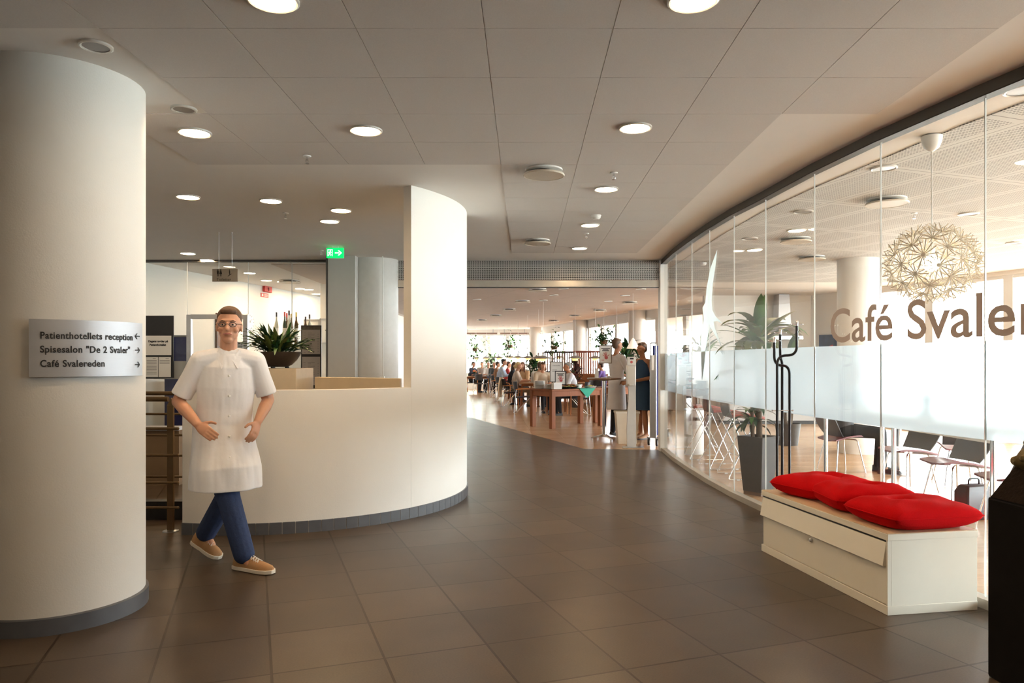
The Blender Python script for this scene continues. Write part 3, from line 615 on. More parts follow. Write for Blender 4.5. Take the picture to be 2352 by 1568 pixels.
def cushion(c, w, d, h, rz, label, seed, tilt=0.0, dimple=(0.1, 0.0)):
    N = 44; m = MB(); vs = []; rnd = random.Random(seed); ph = [rnd.uniform(0, 6) for _ in range(8)]
    def P(i, j, s):
        x, y = (i/N)*2-1, (j/N)*2-1
        e = (1-abs(x)**3.2)*(1-abs(y)**3.2); prof = max(e, 0)**0.42
        kk = 1-0.045*(abs(x)*abs(y))**5; px = x*w/2*kk; py = y*d/2*kk
        z = h*0.5+s*h*0.5*prof
        if s > 0:
            dd = math.hypot((x-dimple[0])*1.0, (y-dimple[1])*1.3); z -= h*0.34*math.exp(-dd*dd*16)
            z += 0.06*h*prof*(math.sin(x*5+ph[0]+y*2)*0.5+math.sin(y*6+ph[1]-x*3)*0.4+math.sin((x+y)*9+ph[2])*0.3)
        else: z = max(z, 0.0)
        if s < 0: z = h*0.5-h*0.5*min(1, prof*1.2)
        return Vector((px, py, z))
    top = [[P(i, j, 1) for j in range(N+1)] for i in range(N+1)]; bot = [[P(i, j, -1) for j in range(N+1)] for i in range(N+1)]
    vs = [p for r in top for p in r]+[p for r in bot for p in r]; K = (N+1)**2; fs = []
    for i in range(N):
        for j in range(N):
            a = i*(N+1)+j; fs.append((a, a+N+1, a+N+2, a+1)); fs.append((K+a, K+a+1, K+a+N+2, K+a+N+1))
    m.add(vs, fs); me = m.mesh('cushion'); bm = bmesh.new(); bm.from_mesh(me); bmesh.ops.remove_doubles(bm, verts=bm.verts, dist=1e-4); bm.to_mesh(me); bm.free()
    finish(me, True, 3); me.materials.append(red_wool); t = thing('cushion', label, 'cushion', c, rz, 'red cushions on the bench'); o = link('cover', me, t)
    pts = []
    for k in range(4*20):
        s_, q = divmod(k, 20); f = q/20*2-1; x, y = [(f, -1), (1, f), (-f, 1), (-1, -f)][s_]
        kk = 1-0.045*(abs(x)*abs(y))**5; pts.append(Vector((x*w/2*kk*1.002, y*d/2*kk*1.002, h*0.5)))
    p = MB(); p.tube(pts, 0.0035, 6, closed=True); p.build('piping', red_wool, t)
    t.rotation_euler = (tilt, 0, rz); return t
def on_bench(s, v): return A+u*s+nrm*v+Vector((0, 0, H+0.001))
cushion(on_bench(0.27, 0.315), 0.46, 0.57, 0.15, th+0.22, 'red wool cushion farthest along the bench, next to the coat stand', 1, dimple=(0.1, 0.3))
cushion(on_bench(0.735, 0.325), 0.47, 0.55, 0.165, th-0.20, 'middle red wool cushion of the three on the bench', 2, dimple=(-0.1, 0.2))
cushion(on_bench(1.19, 0.315), 0.47, 0.60, 0.15, th+0.05, 'red wool cushion nearest to us, overhanging the end of the bench', 3, dimple=(-0.1, -0.15))
# ---- coat stand
S = Vector((2.03, 5.86, 0)); k = 5.86/F
def cs(x, y, dy=0.0): return Vector(((x-CX)*k-S.x, dy, EYE-(y-CY)*k))
t = thing('coat_stand', 'black tubular coat stand with chrome tips behind the bench', 'coat stand', S)
for pts, dy in (([(1783, 1228), (1783, 816), (1828, 816), (1828, 748)], -0.02), ([(1800, 1228), (1800, 832), (1795.5, 820), (1795.5, 767)], 0.035), ([(1813.5, 1228), (1813.5, 839), (1778.5, 839), (1778.5, 786)], 0.0)):
    q = fillet([cs(x, y, dy) for x, y in pts], 0.075 if dy != 0.035 else 0.03, 8)
    m = MB(); m.tube(q, 0.0105, 14); pole = m.build('pole', black_paint, t)
    e = q[-1]; m = MB(); m.lathe([(0.0105, -0.001), (0.0105, 0.035), (0.008, 0.042), (0.0, 0.043)], 14, e); m.build('chrome_tip', chrome, pole)
    m = MB(); m.tube([e+Vector((-0.045, 0.0, 0.012)), e+Vector((0.045, 0, 0.012))], 0.0035, 8)
    for s_ in (-1, 1): m.ell(e+Vector((0.047*s_, 0, 0.012)), 0.006, 8, 6)
    m.build('peg', chrome, pole)
m = MB(); m.tube([cs(1772, 942, -0.02), cs(1820, 942, 0.0)], 0.004, 8); m.ell(cs(1772, 942, -0.02), 0.008, 10, 6); m.ell(cs(1821, 942, 0), 0.008, 10, 6); m.build('cross_rod', chrome, t)
m = MB(); c = cs(1798, 1228); m.lathe([(0, 0), (0.15, 0), (0.15, 0.012), (0.14, 0.016), (0, 0.018)], 32, (c.x, 0.005, -0.0+0.0)); m.build('base_plate', black_paint, t)
# ---- dark planter at the right edge with driftwood
t = thing('planter', 'tall dark box planter cut off by the right edge of the photo', 'planter', (2.50, 2.98, 0), math.radians(8))
m = MB(); m.prism([(-0.40, -0.3), (0.45, -0.3), (0.45, 0.35), (-0.40, 0.35)], 0, 0.80); m.build('box', pbr('dark_stained_box', (0.006, 0.0045, 0.004), 0.8, var=0.3, spec=0.1), t, bevel=0.012)
m = MB(); m.loft([[(-0.40, y, 0.80), (-0.18, y, 1.04), (0.1, y, 1.12), (0.45, y, 1.1), (0.45, y, 0.80)] for y in (-0.28, 0.05, 0.33)]); m.build('soil', pbr('dark_mulch', (0.016, 0.010, 0.007), 0.9, spec=0.1, var=0.4, scale=40, bump=0.6), t)
t2 = thing('driftwood', 'gnarled olive brown driftwood on the dark planter at the right edge', 'driftwood', (2.20, 3.22, 0.97))
m = MB(); rnd = random.Random(4)
for q in range(9):
    p = Vector((rnd.uniform(-0.05, 0.1), rnd.uniform(-0.05, 0.05), rnd.uniform(-0.05, 0.10))); d = Vector((rnd.uniform(-1, 1), rnd.uniform(-.5, .5), rnd.uniform(-.6, 1))).normalized()
    m.cap(p, p+d*rnd.uniform(0.03, 0.07), rnd.uniform(0.020, 0.030), 0.016, 10)
m.ell((0.03, 0, 0.0), (0.07, 0.06, 0.06)); soft(m, 'trunk', pbr('olive_driftwood', (0.16, 0.12, 0.05), 0.8, var=0.5, scale=30, bump=0.6), t2, 0.008, 2)
# ---- stair railing
def railing(loc, label, rails, top2, x0, x1, post_x, posts):
    t = thing('stair_railing', label, 'railing', loc)
    for z, r in top2:
        m = MB(); m.tube([(x0, 0, z), (x1, 0, z)], r, 14); m.build('handrail', bronze, t)
    for z in rails:
        m = MB(); m.tube([(x0, -0.035, z), (post_x+0.075, -0.035, z)], 0.0115, 12); m.ell((post_x+0.076, -0.035, z), 0.0125, 10, 6)
        m.tube([(post_x, -0.035, z), (post_x, 0.0, z)], 0.008, 8); m.build('rail', bronze, t)
    for px_ in posts:
        m = MB(); m.prism([(-0.026+px_, -0.012), (0.026+px_, -0.012), (0.026+px_, 0.012), (-0.026+px_, 0.012)], 0.012, rails[0]+0.19)
        m.loft([[(px_-0.026, y, rails[0]+0.19), (px_+0.026, y, rails[0]+0.19), (px_+0.026, y, rails[0]+0.215), (px_+0.006, y, rails[0]+0.25)] for y in (-0.012, 0.012)])
        ps = m.build('post', bronze, t, bevel=0.002)
        m = MB(); m.lathe([(0, 0), (0.062, 0), (0.062, 0.008), (0.035, 0.014), (0, 0.014)], 24, (px_, 0, 0)); m.build('foot_plate', steel, ps)
    return t
railing((0, 6.05, 0), 'bronze stair railing nearest to us, between the column and the counter', [0.848, 0.63, 0.405, 0.203], [(1.088, 0.021)], -5.6, -2.93, -2.91, [-2.91, -4.3])
railing((0, 7.2, 0), 'bronze stair railing on the far side of the stairwell', [0.885, 0.68, 0.48, 0.275], [(1.085, 0.02)], -6.2, -3.1, -3.2, [-4.9])
# ---- croton in a bowl on the plinth
PB = Vector((-2.36, 7.03, 1.333))
t = thing('potted_croton', 'croton with narrow bronzed leaves in a dark bowl on the tan plinth', 'plant', PB)
m = MB()
prof = [(0.09, 0.012), (0.13, 0.03), (0.175, 0.075), (0.205, 0.12), (0.22, 0.155), (0.212, 0.155), (0.19, 0.11), (0.10, 0.05), (0.0, 0.04)]
m.lathe([(0, 0.012)]+prof, 40); bw = m.build('bowl', pbr('dark_bowl', (0.028, 0.018, 0.013), 0.35, var=0.3, scale=30), t)
for a in (0.3, 2.4, 4.5):
    m = MB(); m.lathe([(0, 0), (0.02, 0), (0.02, 0.03), (0, 0.03)], 10, (0.085*math.cos(a), 0.085*math.sin(a), 0)); m.build('bowl_foot', black_plastic, bw)
m = MB(); m.lathe([(0, 0.115), (0.195, 0.118), (0.0, 0.135)], 24); m.build('soil', soil, t)
m = MB(); rnd = random.Random(11)
for q in range(170):
    a = rnd.uniform(0, 6.283); r = rnd.uniform(0.01, 0.13); big = rnd.random()
    leaf(m, (r*math.cos(a), r*math.sin(a), 0.13+rnd.uniform(0, 0.06)), a+rnd.uniform(-.5, .5), rnd.uniform(0.15, 0.34), rnd.uniform(0.025, 0.05), rnd.uniform(0.45, 1.45), rnd.uniform(0.2, 1.5), 7, 0.3, 0 if big < .55 else (1 if big < .8 else 2), 0.12)
m.build('foliage', [leaf_dark, leaf_olive, leaf_green], t)
# ---- hanging signs
def frame_text(txt, h, x, z, y, mat, parent, name='lettering', align='CENTER', bold=0.0):
    q = text_mb(txt, h, 0.0006, bold, align); up(q, x, z, y); return q.build(name, mat, parent, smooth=False)
t = thing('toilet_sign', 'small grey hanging sign with toilet and escalator pictograms', 'sign', (at(517, 632, 8.96)))
m = MB(); m.box((0, 0, 0), (0.31, 0.012, 0.155)); m.build('sign_plate', pbr('sign_taupe', (0.34, 0.31, 0.27), 0.5, 0.2), t, bevel=0.003)
frame_text('Toiletter', 0.034, -0.012, -0.068, -0.0075, ink, t)
m = MB()
for ox, sk_ in ((-0.085, 0), (-0.05, 1)):
    m.prism([(ox+0.008*math.cos(q*0.524), 0.062+0.008*math.sin(q*0.524)) for q in range(12)], 0, 0.001)
    if sk_: m.prism([(ox-0.008, 0.052), (ox+0.008, 0.052), (ox+0.017, 0.015), (ox-0.017, 0.015)], 0, 0.001)
    else: m.prism([(ox-0.013, 0.052), (ox+0.013, 0.052), (ox+0.011, 0.016), (ox-0.011, 0.016)], 0, 0.001)
    for s_ in (-1, 1): m.prism([(ox+s_*0.005-0.0035, 0.018), (ox+s_*0.005+0.0035, 0.018), (ox+s_*0.005+0.003, -0.014), (ox+s_*0.005-0.003, -0.014)], 0, 0.001)
m.prism([(0.032, -0.014), (0.04, -0.014), (0.085, 0.016), (0.09, 0.02), (0.06, 0.012)], 0, 0.001)
m.prism([(0.056+0.007*math.cos(q*0.524), 0.062+0.007*math.sin(q*0.524)) for q in range(12)], 0, 0.001); m.prism([(0.05, 0.053), (0.064, 0.05), (0.066, 0.015), (0.054, 0.01)], 0, 0.001)
up(m, 0, 0, -0.0075); m.build('pictogram', ink, t, smooth=False)
top = CEIL-at(517, 632, 8.96).z
for x in (-0.075, 0.085):
    m = MB(); m.tube([(x, 0, 0.077), (x, 0, top)], 0.0022, 6); m.ell((x, 0, top-0.01), 0.008, 8, 5); m.build('suspension_wire', steel, t)
p = at(770, 581, 10.1)
t = thing('exit_sign', 'green illuminated emergency exit sign under the ceiling', 'exit sign', p)
m = MB(); m.box((0, 0, 0), (0.235, 0.03, 0.14)); m.build('light_panel', emit('exit_green', (0.0, 0.62, 0.12), 1.5), t, bevel=0.004)
m = MB(); m.box((0, 0, 0.07+(CEIL-p.z-0.07)/2), (0.09, 0.03, CEIL-p.z-0.07)); m.build('ceiling_mount', white_plastic, t, bevel=0.003)
m = MB(); m.prism([(0.0, -0.007), (0.055, -0.007), (0.055, 0.007), (0.0, 0.007)], 0, 0.001)
for s_ in (-1, 1): m.prism([(0.095, 0), (0.058, s_*0.034), (0.040, s_*0.034), (0.072, 0)], 0, 0.001)
m.prism([(-0.1, -0.045), (-0.1, 0.045), (-0.093, 0.045), (-0.093, -0.045)], 0, 0.001); m.prism([(-0.04, -0.045), (-0.04, 0.045), (-0.033, 0.045), (-0.033, -0.045)], 0, 0.001); m.prism([(-0.1, 0.040), (-0.033, 0.040), (-0.033, 0.047), (-0.1, 0.047)], 0, 0.001)
m.prism([(-0.062+0.008*math.cos(q*.524), 0.028+0.008*math.sin(q*.524)) for q in range(12)], 0, 0.001)
for a, b, w in (((-0.064, 0.02), (-0.07, -0.008), 0.007), ((-0.07, -0.008), (-0.052, -0.02), 0.004), ((-0.052, -0.02), (-0.058, -0.042), 0.004), ((-0.072, -0.008), (-0.085, -0.035), 0.004), ((-0.066, 0.014), (-0.046, 0.006), 0.0035), ((-0.068, 0.014), (-0.085, 0.0), 0.0035)):
    a, b = Vector((*a, 0)), Vector((*b, 0)); d = (b-a).normalized(); q = Vector((-d.y, d.x, 0))*w; m.prism([a+q, a-q, b-q, b+q], 0, 0.001)
up(m, 0, 0, -0.0165); m.build('pictogram', emit('exit_white', (0.9, 1.0, 0.9), 1.8), t, smooth=False)
# ---- notice boards stuck on the glass partition
NB = at(366.5, 796, OY-0.02)
t = thing('notice_board', 'black notice board with meeting lists on the glass partition', 'notice board', NB)
m = MB(); m.box((0, 0, 0), (0.44, 0.02, 0.965)); m.build('panel', black_plastic, t, bevel=0.002)
m = MB(); m.box((-0.015, -0.012, 0.02), (0.405, 0.004, 0.30)); pg = m.build('title_page', paper, t)
frame_text('Dagens m\u00f8der p\u00e5', 0.030, -0.015, 0.07, -0.0146, ink, pg, bold=0.002); frame_text('Patienthotellet', 0.030, -0.02, 0.015, -0.0146, ink, pg, bold=0.002)
for x, nl in ((-0.115, 10), (0.085, 3)):
    m = MB(); m.box((x, -0.012, -0.315), (0.19, 0.004, 0.31)); pg = m.build('list_page', paper, t)
    m = MB()
    for i in range(nl): m.box((x, -0.0143, -0.215-i*0.023), (0.155, 0.001, 0.007))
    m.box((x+0.04, -0.0143, -0.185), (0.05, 0.001, 0.006)); m.build('print', ink_grey, pg, smooth=False)
MBD = at(715, 819, OY-0.02)
t = thing('menu_board', 'black framed menu with two printed pages on the glass partition', 'menu board', MBD)
m = MB(); m.box((0, 0, 0), (0.315, 0.02, 0.975)); m.build('frame', black_plastic, t, bevel=0.002)
for zc, hh in ((0.25, 0.42), (-0.22, 0.44)):
    m = MB(); m.box((0, -0.012, zc), (0.28, 0.004, hh)); pg = m.build('menu_page', pbr('grey_paper', (0.42, 0.40, 0.40), 0.6), t)
    m = MB(); rnd = random.Random(int(zc*100))
    for i in range(17):
        w = rnd.uniform(0.04, 0.11); m.box((-0.05+w/2, -0.0143, zc+hh/2-0.09-i*0.019), (w, 0.001, 0.005)); 
        if i % 2: m.box((0.11, -0.0143, zc+hh/2-0.09-i*0.019), (0.02, 0.001, 0.005))
        else: m.box((-0.1, -0.0143, zc+hh/2-0.09-i*0.019), (0.03, 0.001, 0.005))
    m.build('print', ink_grey, pg, smooth=False)
m = MB(); m.box((0, -0.012, 0.445), (0.28, 0.005, 0.055)); m.build('header_photo', pbr('header_photo', (0.12, 0.11, 0.09), 0.5, var=0.9, scale=14), t)
t = thing('pin_board', 'tall navy blue board leaning out beside the black notice board', 'board', at(409, 860, OY+0.35))
m = MB(); m.box((0, 0, -0.35), (0.42, 0.03, 1.9)); m.build('felt', navy, t); m = MB(); m.box((0, 0, 0.615), (0.46, 0.04, 0.03)); m.box((0.225, 0, -0.35), (0.025, 0.04, 1.9)); m.build('edge', alu, t)
t = thing('sideboard', 'low white sideboard behind the glass partition, below the notice board', 'sideboard', (-5.2, 12.15, 0))
m = MB(); m.span((-0.6, -0.2, 0.06), (0.28, 0.25, 1.08)); m.build('carcass', white_lam, t, bevel=0.004)
for x in (-0.155,): 
    m = MB(); m.span((-0.58, -0.215, 0.1), (-0.17, -0.2, 1.04)); m.build('door', white_lam, t, bevel=0.003); m = MB(); m.span((-0.15, -0.215, 0.1), (0.26, -0.2, 1.04)); m.build('door', white_lam, t, bevel=0.003)
m = MB(); m.span((-0.56, -0.17, 0), (0.24, 0.2, 0.06)); m.build('plinth', black_plastic, t)
# ---- things on the serving room wall and its counter
wd = Vector((1.8, 11.0, 0)).normalized(); wn = Vector((wd.y, -wd.x, 0)); wz = math.atan2(wd.y, wd.x)
def on_wall(xp, yp):
    s = (xp-CX)/F; a = Vector((-6.1, 11.5)); tt = (s*a.y-a.x)/(wd.x-s*wd.y); Y = a.y+wd.y*tt; return Vector((s*Y, Y, EYE-(yp-CY)*Y/F))
t = thing('fire_alarm', 'red fire alarm box high on the serving room wall', 'fire alarm', on_wall(611, 664)+wn*0.03, wz)
m = MB(); m.box((0, 0, 0), (0.30, 0.06, 0.13)); m.build('housing', sign_red, t, bevel=0.01); m = MB(); m.lathe([(0, 0), (0.04, 0), (0.03, 0.02), (0, 0.022)], 16); m.v = [(p[0], -p[2]-0.03, p[1]) for p in m.v]; m.build('sounder', pbr('dark_red', (0.25, 0.01, 0.01), 0.4), t)
t = thing('fire_sign', 'small red and white fire sign right below the fire alarm box', 'sign', on_wall(607, 678)+wn*0.006, wz)
m = MB(); m.box((0, 0, 0), (0.30, 0.008, 0.085)); m.build('plate', sign_red, t)
m = MB(); m.box((-0.09, -0.005, 0), (0.06, 0.002, 0.05)); 
for z in (0.02, 0, -0.02): m.box((0.05, -0.005, z), (0.14, 0.002, 0.008))
m.build('print', paper, t, smooth=False)
t = thing('wall_clock', 'round white wall clock half hidden behind the walking man', 'clock', on_wall(569, 740)+wn*0.02, wz)
m = MB(); m.lathe([(0, 0), (0.17, 0), (0.175, 0.03), (0.165, 0.034), (0.16, 0.03), (0, 0.03)], 36); m.v = [(p[0], -p[2], p[1]) for p in m.v]; m.build('case', white_plastic, t)
m = MB()
for q in range(12):
    a = q*math.pi/6; m.box((0.135*math.sin(a), -0.032, 0.135*math.cos(a)), (0.008, 0.002, 0.03), R=Matrix.Rotation(a, 3, 'Y'))
m.build('dial_marks', ink, t, smooth=False)
m = MB(); m.box((0.02, -0.033, 0.03), (0.008, 0.002, 0.09), R=Matrix.Rotation(0.6, 3, 'Y')); m.box((-0.04, -0.0335, 0.035), (0.006, 0.002, 0.13), R=Matrix.Rotation(-0.9, 3, 'Y')); m.build('hands', ink, t, smooth=False)
t = thing('serving_counter', 'white serving counter inside the serving room', 'counter', (-4.6, 13.3, 0))
m = MB(); m.span((-0.7, -0.3, 0.08), (1.3, 0.3, 0.92)); m.build('cabinet', white_lam, t, bevel=0.004); m = MB(); m.span((-0.73, -0.33, 0.92), (1.33, 0.33, 0.96)); m.build('worktop', steel, t, bevel=0.004); m = MB(); m.span((-0.65, -0.25, 0), (1.25, 0.25, 0.08)); m.build('plinth', black_plastic, t)
t = thing('drinks_cooler', 'white upright cabinet carrying the row of bottles', 'cabinet', (-4.38, 14.2, 0))
m = MB(); m.span((-0.42, -0.28, 0.05), (0.36, 0.28, 1.72)); m.build('carcass', white_plastic, t, bevel=0.006)
m = MB(); m.span((-0.40, -0.30, 0.1), (0.34, -0.28, 1.68)); d_ = m.build('door', white_plastic, t, bevel=0.004); m = MB(); m.tube([(0.28, -0.33, 0.8), (0.28, -0.33, 1.2)], 0.01, 8); m.build('handle', chrome, d_)
m = MB(); m.span((-0.38, -0.24, 0), (0.32, 0.24, 0.05)); m.build('plinth', black_plastic, t)
botcols = [pbr('bottle_green', (0.02, 0.045, 0.02), 0.15, spec=0.8), pbr('bottle_amber', (0.12, 0.055, 0.012), 0.15, spec=0.8), pbr('bottle_clear', (0.55, 0.55, 0.45), 0.15)]
capc = [sign_red, ink, pbr('gold_foil', (0.6, 0.4, 0.1), 0.3, 0.7)]
def bottle(p, h, kind, capk, label):
    t = thing('wine_bottle', label, 'bottle', p, 0, 'bottles on the serving room cabinet')
    m = MB(); m.lathe([(0, 0), (0.036, 0), (0.037, 0.01), (0.037, h*0.58), (0.03, h*0.66), (0.015, h*0.76), (0.0135, h*0.97), (0.0, h*0.975)], 16); m.build('glass_body', botcols[kind], t)
    m = MB(); m.lathe([(0.0378, h*0.2), (0.0378, h*0.5), (0.0372, h*0.5), (0.0372, h*0.2)], 16, closed=True); m.build('bottle_label', paper, t)
    m = MB(); m.lathe([(0.0, h*0.86), (0.0155, h*0.86), (0.0155, h), (0, h)], 12); m.build('cap', capc[capk], t)
for i, (xp, yp, kd, cp, lb) in enumerate([(635, 717, 2, 1, 'clear bottle with dark cap, first from the left behind the croton'), (654, 716, 0, 0, 'green bottle with red cap, second from the left behind the croton'), (659, 719, 1, 0, 'amber bottle with red cap right of the first red capped one'), (664, 713, 2, 1, 'tallest clear bottle behind the croton'), (669, 720, 1, 2, 'amber bottle just right of the tallest one'), (680.5, 717, 1, 2, 'amber bottle with gold cap standing apart to the right'), (702, 727, 1, 1, 'short amber bottle with dark cap near the framed posters'), (711, 722, 2, 1, 'short clear bottle nearest to the framed posters')]):
    Y = 14.05+0.1*(i % 3); q = at(xp, yp, Y); 
    bottle((q.x, Y, 1.721), max(0.3, q.z-1.721), kd, cp, lb)
for (x0, x1, y0, y1), lb in [((700, 733, 735, 800), 'white framed poster partly hidden by the croton leaves'), ((736, 768, 733, 788), 'white framed poster half hidden by the grey pier')]:
    Y = 14.9; a, b = at(x0, y1, Y), at(x1, y0, Y); c = (a+b)/2
    t = thing('framed_poster', lb, 'poster', c)
    m = MB(); w, h = (b.x-a.x), (b.z-a.z); m.box((0, 0, 0), (w, 0.02, h)); m.build('sheet', paper, t)
    m = MB()
    for s_ in (-1, 1): m.box((s_*w/2, -0.008, 0), (0.03, 0.03, h+0.03)); m.box((0, -0.008, s_*h/2), (w, 0.03, 0.03))
    m.build('frame', alu, t); m = MB(); m.box((0, -0.012, 0.02), (w*0.3, 0.002, 0.02)); m.box((0.02, -0.012, -0.12), (w*0.12, 0.002, 0.02)); m.build('print', ink_grey, t, smooth=False)
m = MB(); m.span((-4.15, 14.95, 0), (-3.3, 15.07, CEIL)); struct(m.build('wall_poster', plaster, smooth=False))
t = thing('wall_picture', 'small brown framed picture behind the head of the walking man', 'picture', on_wall(512, 760)+wn*0.02, wz)
m = MB(); m.box((0, 0, 0), (0.5, 0.02, 0.62)); m.build('sheet', pbr('brown_print', (0.2, 0.09, 0.04), 0.5, var=0.7, scale=5), t); m = MB()
for s_ in (-1, 1): m.box((s_*0.25, -0.01, 0), (0.03, 0.03, 0.65)); m.box((0, -0.01, s_*0.31), (0.5, 0.03, 0.03))
m.build('frame', pbr('brown_frame', (0.12, 0.06, 0.03), 0.4), t)
# ---- lettering and swallow on the glass wall
p0, p1 = on_glass(1907, 783), on_glass(2344, 768)
def arc_s(Y):
    s = 0
    for (x0, y0), (x1, y1) in zip(SEAMS, SEAMS[1:]):
        if Y <= y1: s += math.hypot(x1-x0, y1-y0)
        else: return s+math.hypot(x1-x0, y1-y0)*(y0-Y)/(y0-y1)
    return s
def glass_at(s):
    for (x0, y0), (x1, y1) in zip(SEAMS, SEAMS[1:]):
        l = math.hypot(x1-x0, y1-y0)
        if s <= l: return Vector((x0+(x1-x0)*s/l, y0+(y1-y0)*s/l, 0)), Vector((y1-y0, -(x1-x0), 0)).normalized()
        s -= l
    return Vector((x1, y1, 0)), Vector((y1-y0, -(x1-x0), 0)).normalized()
s0, s1 = arc_s(p0.y), arc_s(p1.y)
tm = text_mb('Caf\u00e9 Svale', 0.25, 0.0); wpart = max(p[0] for p in tm.v)
tm = text_mb('Caf\u00e9 Svalereden', 0.25, 0.0, 0.004); wall_ = max(p[0] for p in tm.v); fac = (s1-s0-0.03)/wpart
def glue(x, y):
    p, n = glass_at(s0+x*fac); return p+n*0.0075+Vector((0, 0, 1.545+y))
cut = max(p[0] for p in text_mb('Caf\u00e9', 0.25, 0.0).v)+0.04
bm = bmesh.new(); me = tm.mesh(); bm.from_mesh(me); bmesh.ops.remove_doubles(bm, verts=bm.verts, dist=1e-5); bmesh.ops.triangulate(bm, faces=bm.faces)
bmesh.ops.subdivide_edges(bm, edges=[e for e in bm.edges if e.calc_length() > 0.08], cuts=2); bm.verts.index_update()
for word, lb, keep in (('Caf\u00e9', 'taupe vinyl word Caf\u00e9 on the glass wall', lambda x: x < cut), ('Svalereden', 'taupe vinyl word starting Svaler on the glass wall, running out of the photo', lambda x: x >= cut)):
    mbt = MB(); mbt.add([glue(v.co.x, v.co.y) for v in bm.verts], [tuple(v.index for v in f.verts) for f in bm.faces if keep(f.calc_center_median().x)])
    o = mbt.build('glass_lettering', letter_mat, smooth=False); o.data.update(); tag(o, lb, 'lettering')
    b2 = bmesh.new(); b2.from_mesh(o.data); bmesh.ops.delete(b2, geom=[v for v in b2.verts if not v.link_faces], context='VERTS'); b2.to_mesh(o.data); b2.free()
bm.free()
SW = [(300, 35), (290, 130), (275, 230), (268, 330), (272, 385), (290, 420), (345, 475), (303, 448), (280, 450), (287, 490), (328, 598), (272, 500), (260, 482), (248, 520), (232, 620), (222, 720), (212, 788), (209, 700), (207, 600), (205, 560), (212, 500), (222, 440), (215, 370), (232, 340), (240, 250), (262, 140)]
pts = [on_glass(1530+a*0.3954, 560+b*0.3954) for a, b in SW]
m = MB(); f_, b_ = [], []
for p in pts: n = glass_normal(p.y); f_.append(p+n*0.009); b_.append(p+n*0.0065)
n_ = len(pts); m.add(f_+b_, [tuple(range(n_)), tuple(range(2*n_-1, n_-1, -1))]+[(i, (i+1) % n_, (i+1) % n_+n_, i+n_) for i in range(n_)])
tag(m.build('swallow_decal', swallow_mat, smooth=False), 'pale blue swallow sticker diving down the glass wall', 'sticker')
# ================================================================ people
def head_mb(c, R, s=1.0, female=False):
    """Head centred at c; the face looks along local -y of R."""
    m = MB(); P = lambda x, y, z: Vector(c)+R @ Vector((x*s, y*s, z*s))
    m.ell(P(0, 0.012, 0.028), (0.074*s, 0.092*s, 0.088*s), 18, 12, R); m.ell(P(0, -0.012, -0.03), (0.060*s, 0.070*s, 0.075*s), 16, 10, R)
    m.ell(P(0, -0.045, -0.082), (0.030*s, 0.028*s, 0.024*s), 12, 8, R)
    m.cap(P(0, -0.080, 0.022), P(0, -0.102, -0.018), 0.009*s, 0.0145*s, 10)
    m.ell(P(0, -0.074, 0.036), (0.05*s, 0.014*s, 0.010*s), 12, 6, R)
    for q in (-1, 1):
        m.ell(P(0.074*q, 0.012, -0.002), (0.010*s, 0.020*s, 0.032*s), 10, 7, R); m.ell(P(0.042*q, -0.055, -0.022), (0.022*s, 0.02*s, 0.02*s), 10, 6, R)
    m.ell(P(0, -0.080, -0.050), (0.024*s, 0.010*s, 0.009*s), 10, 6, R); return m
def face_parts(c, R, parent, s=1.0, brow=None):
    P = lambda x, y, z: Vector(c)+R @ Vector((x*s, y*s, z*s))
    m = MB()
    for q in (-1, 1): m.ell(P(0.031*q, -0.0725, 0.010), (0.0115*s, 0.009*s, 0.0058*s), 12, 8, R)
    e = m.build('eyes', pbr('eye_white', (0.7, 0.68, 0.65), 0.25), parent)
    m = MB()
    for q in (-1, 1): m.ell(P(0.031*q, -0.0795, 0.010), (0.0055*s, 0.003*s, 0.0052*s), 10, 6, R)
    m.build('irises', pbr('iris_dark', (0.03, 0.02, 0.015), 0.2), e)
    m = MB(); m.tube([P(-0.026, -0.084, -0.051), P(-0.01, -0.0905, -0.0475), P(0, -0.091, -0.049), P(0.01, -0.0905, -0.0475), P(0.026, -0.084, -0.051)], [0.002, .004, .0045, .004, 0.002], 8); m.build('lips', pbr('lips', (0.42, 0.13, 0.11), 0.45), parent)
    for q in (-1, 1): m = MB(); m.tube([P(0.016*q, -0.086, 0.031), P(0.032*q, -0.083, 0.036), P(0.048*q, -0.072, 0.031)], [0.003, 0.0035, 0.002], 6); m.build('eyebrow', brow or ink, parent)
def hair_mb(c, R, style, s=1.0):
    m = MB(); P = lambda x, y, z: Vector(c)+R @ Vector((x*s, y*s, z*s))
    if style == 'cap': m.lathe([(0, 0)], 3); m = MB()
    m.ell(P(0, 0.028, 0.050), (0.080*s, 0.088*s, 0.080*s), 18, 12, R); m.ell(P(0, 0.05, 0.0), (0.072*s, 0.060*s, 0.072*s), 14, 10, R); m.ell(P(0, -0.045, 0.088), (0.055*s, 0.035*s, 0.026*s), 12, 8, R)
    if style == 'bob':
        for q in (-1, 1): m.cap(P(0.070*q, 0.01, 0.03), P(0.074*q, 0.0, -0.085), 0.026*s, 0.028*s, 10)
        m.cap(P(0, 0.075, 0.0), P(0, 0.075, -0.085), 0.05*s, 0.045*s, 12); m.ell(P(0, -0.066, 0.070), (0.058*s, 0.022*s, 0.030*s), 12, 8, R)
    if style == 'long':
        for q in (-1, 1): m.cap(P(0.070*q, 0.02, 0.03), P(0.082*q, 0.015, -0.20), 0.026*s, 0.030*s, 10)
        m.cap(P(0, 0.07, 0.0), P(0, 0.095, -0.24), 0.06*s, 0.062*s, 12)
    if style == 'bun': m.ell(P(0, 0.13, -0.01), 0.042*s, 12, 8); m.cap(P(0, 0.12, -0.03), P(0, 0.14, -0.10), 0.026*s, 0.012*s)
    return m
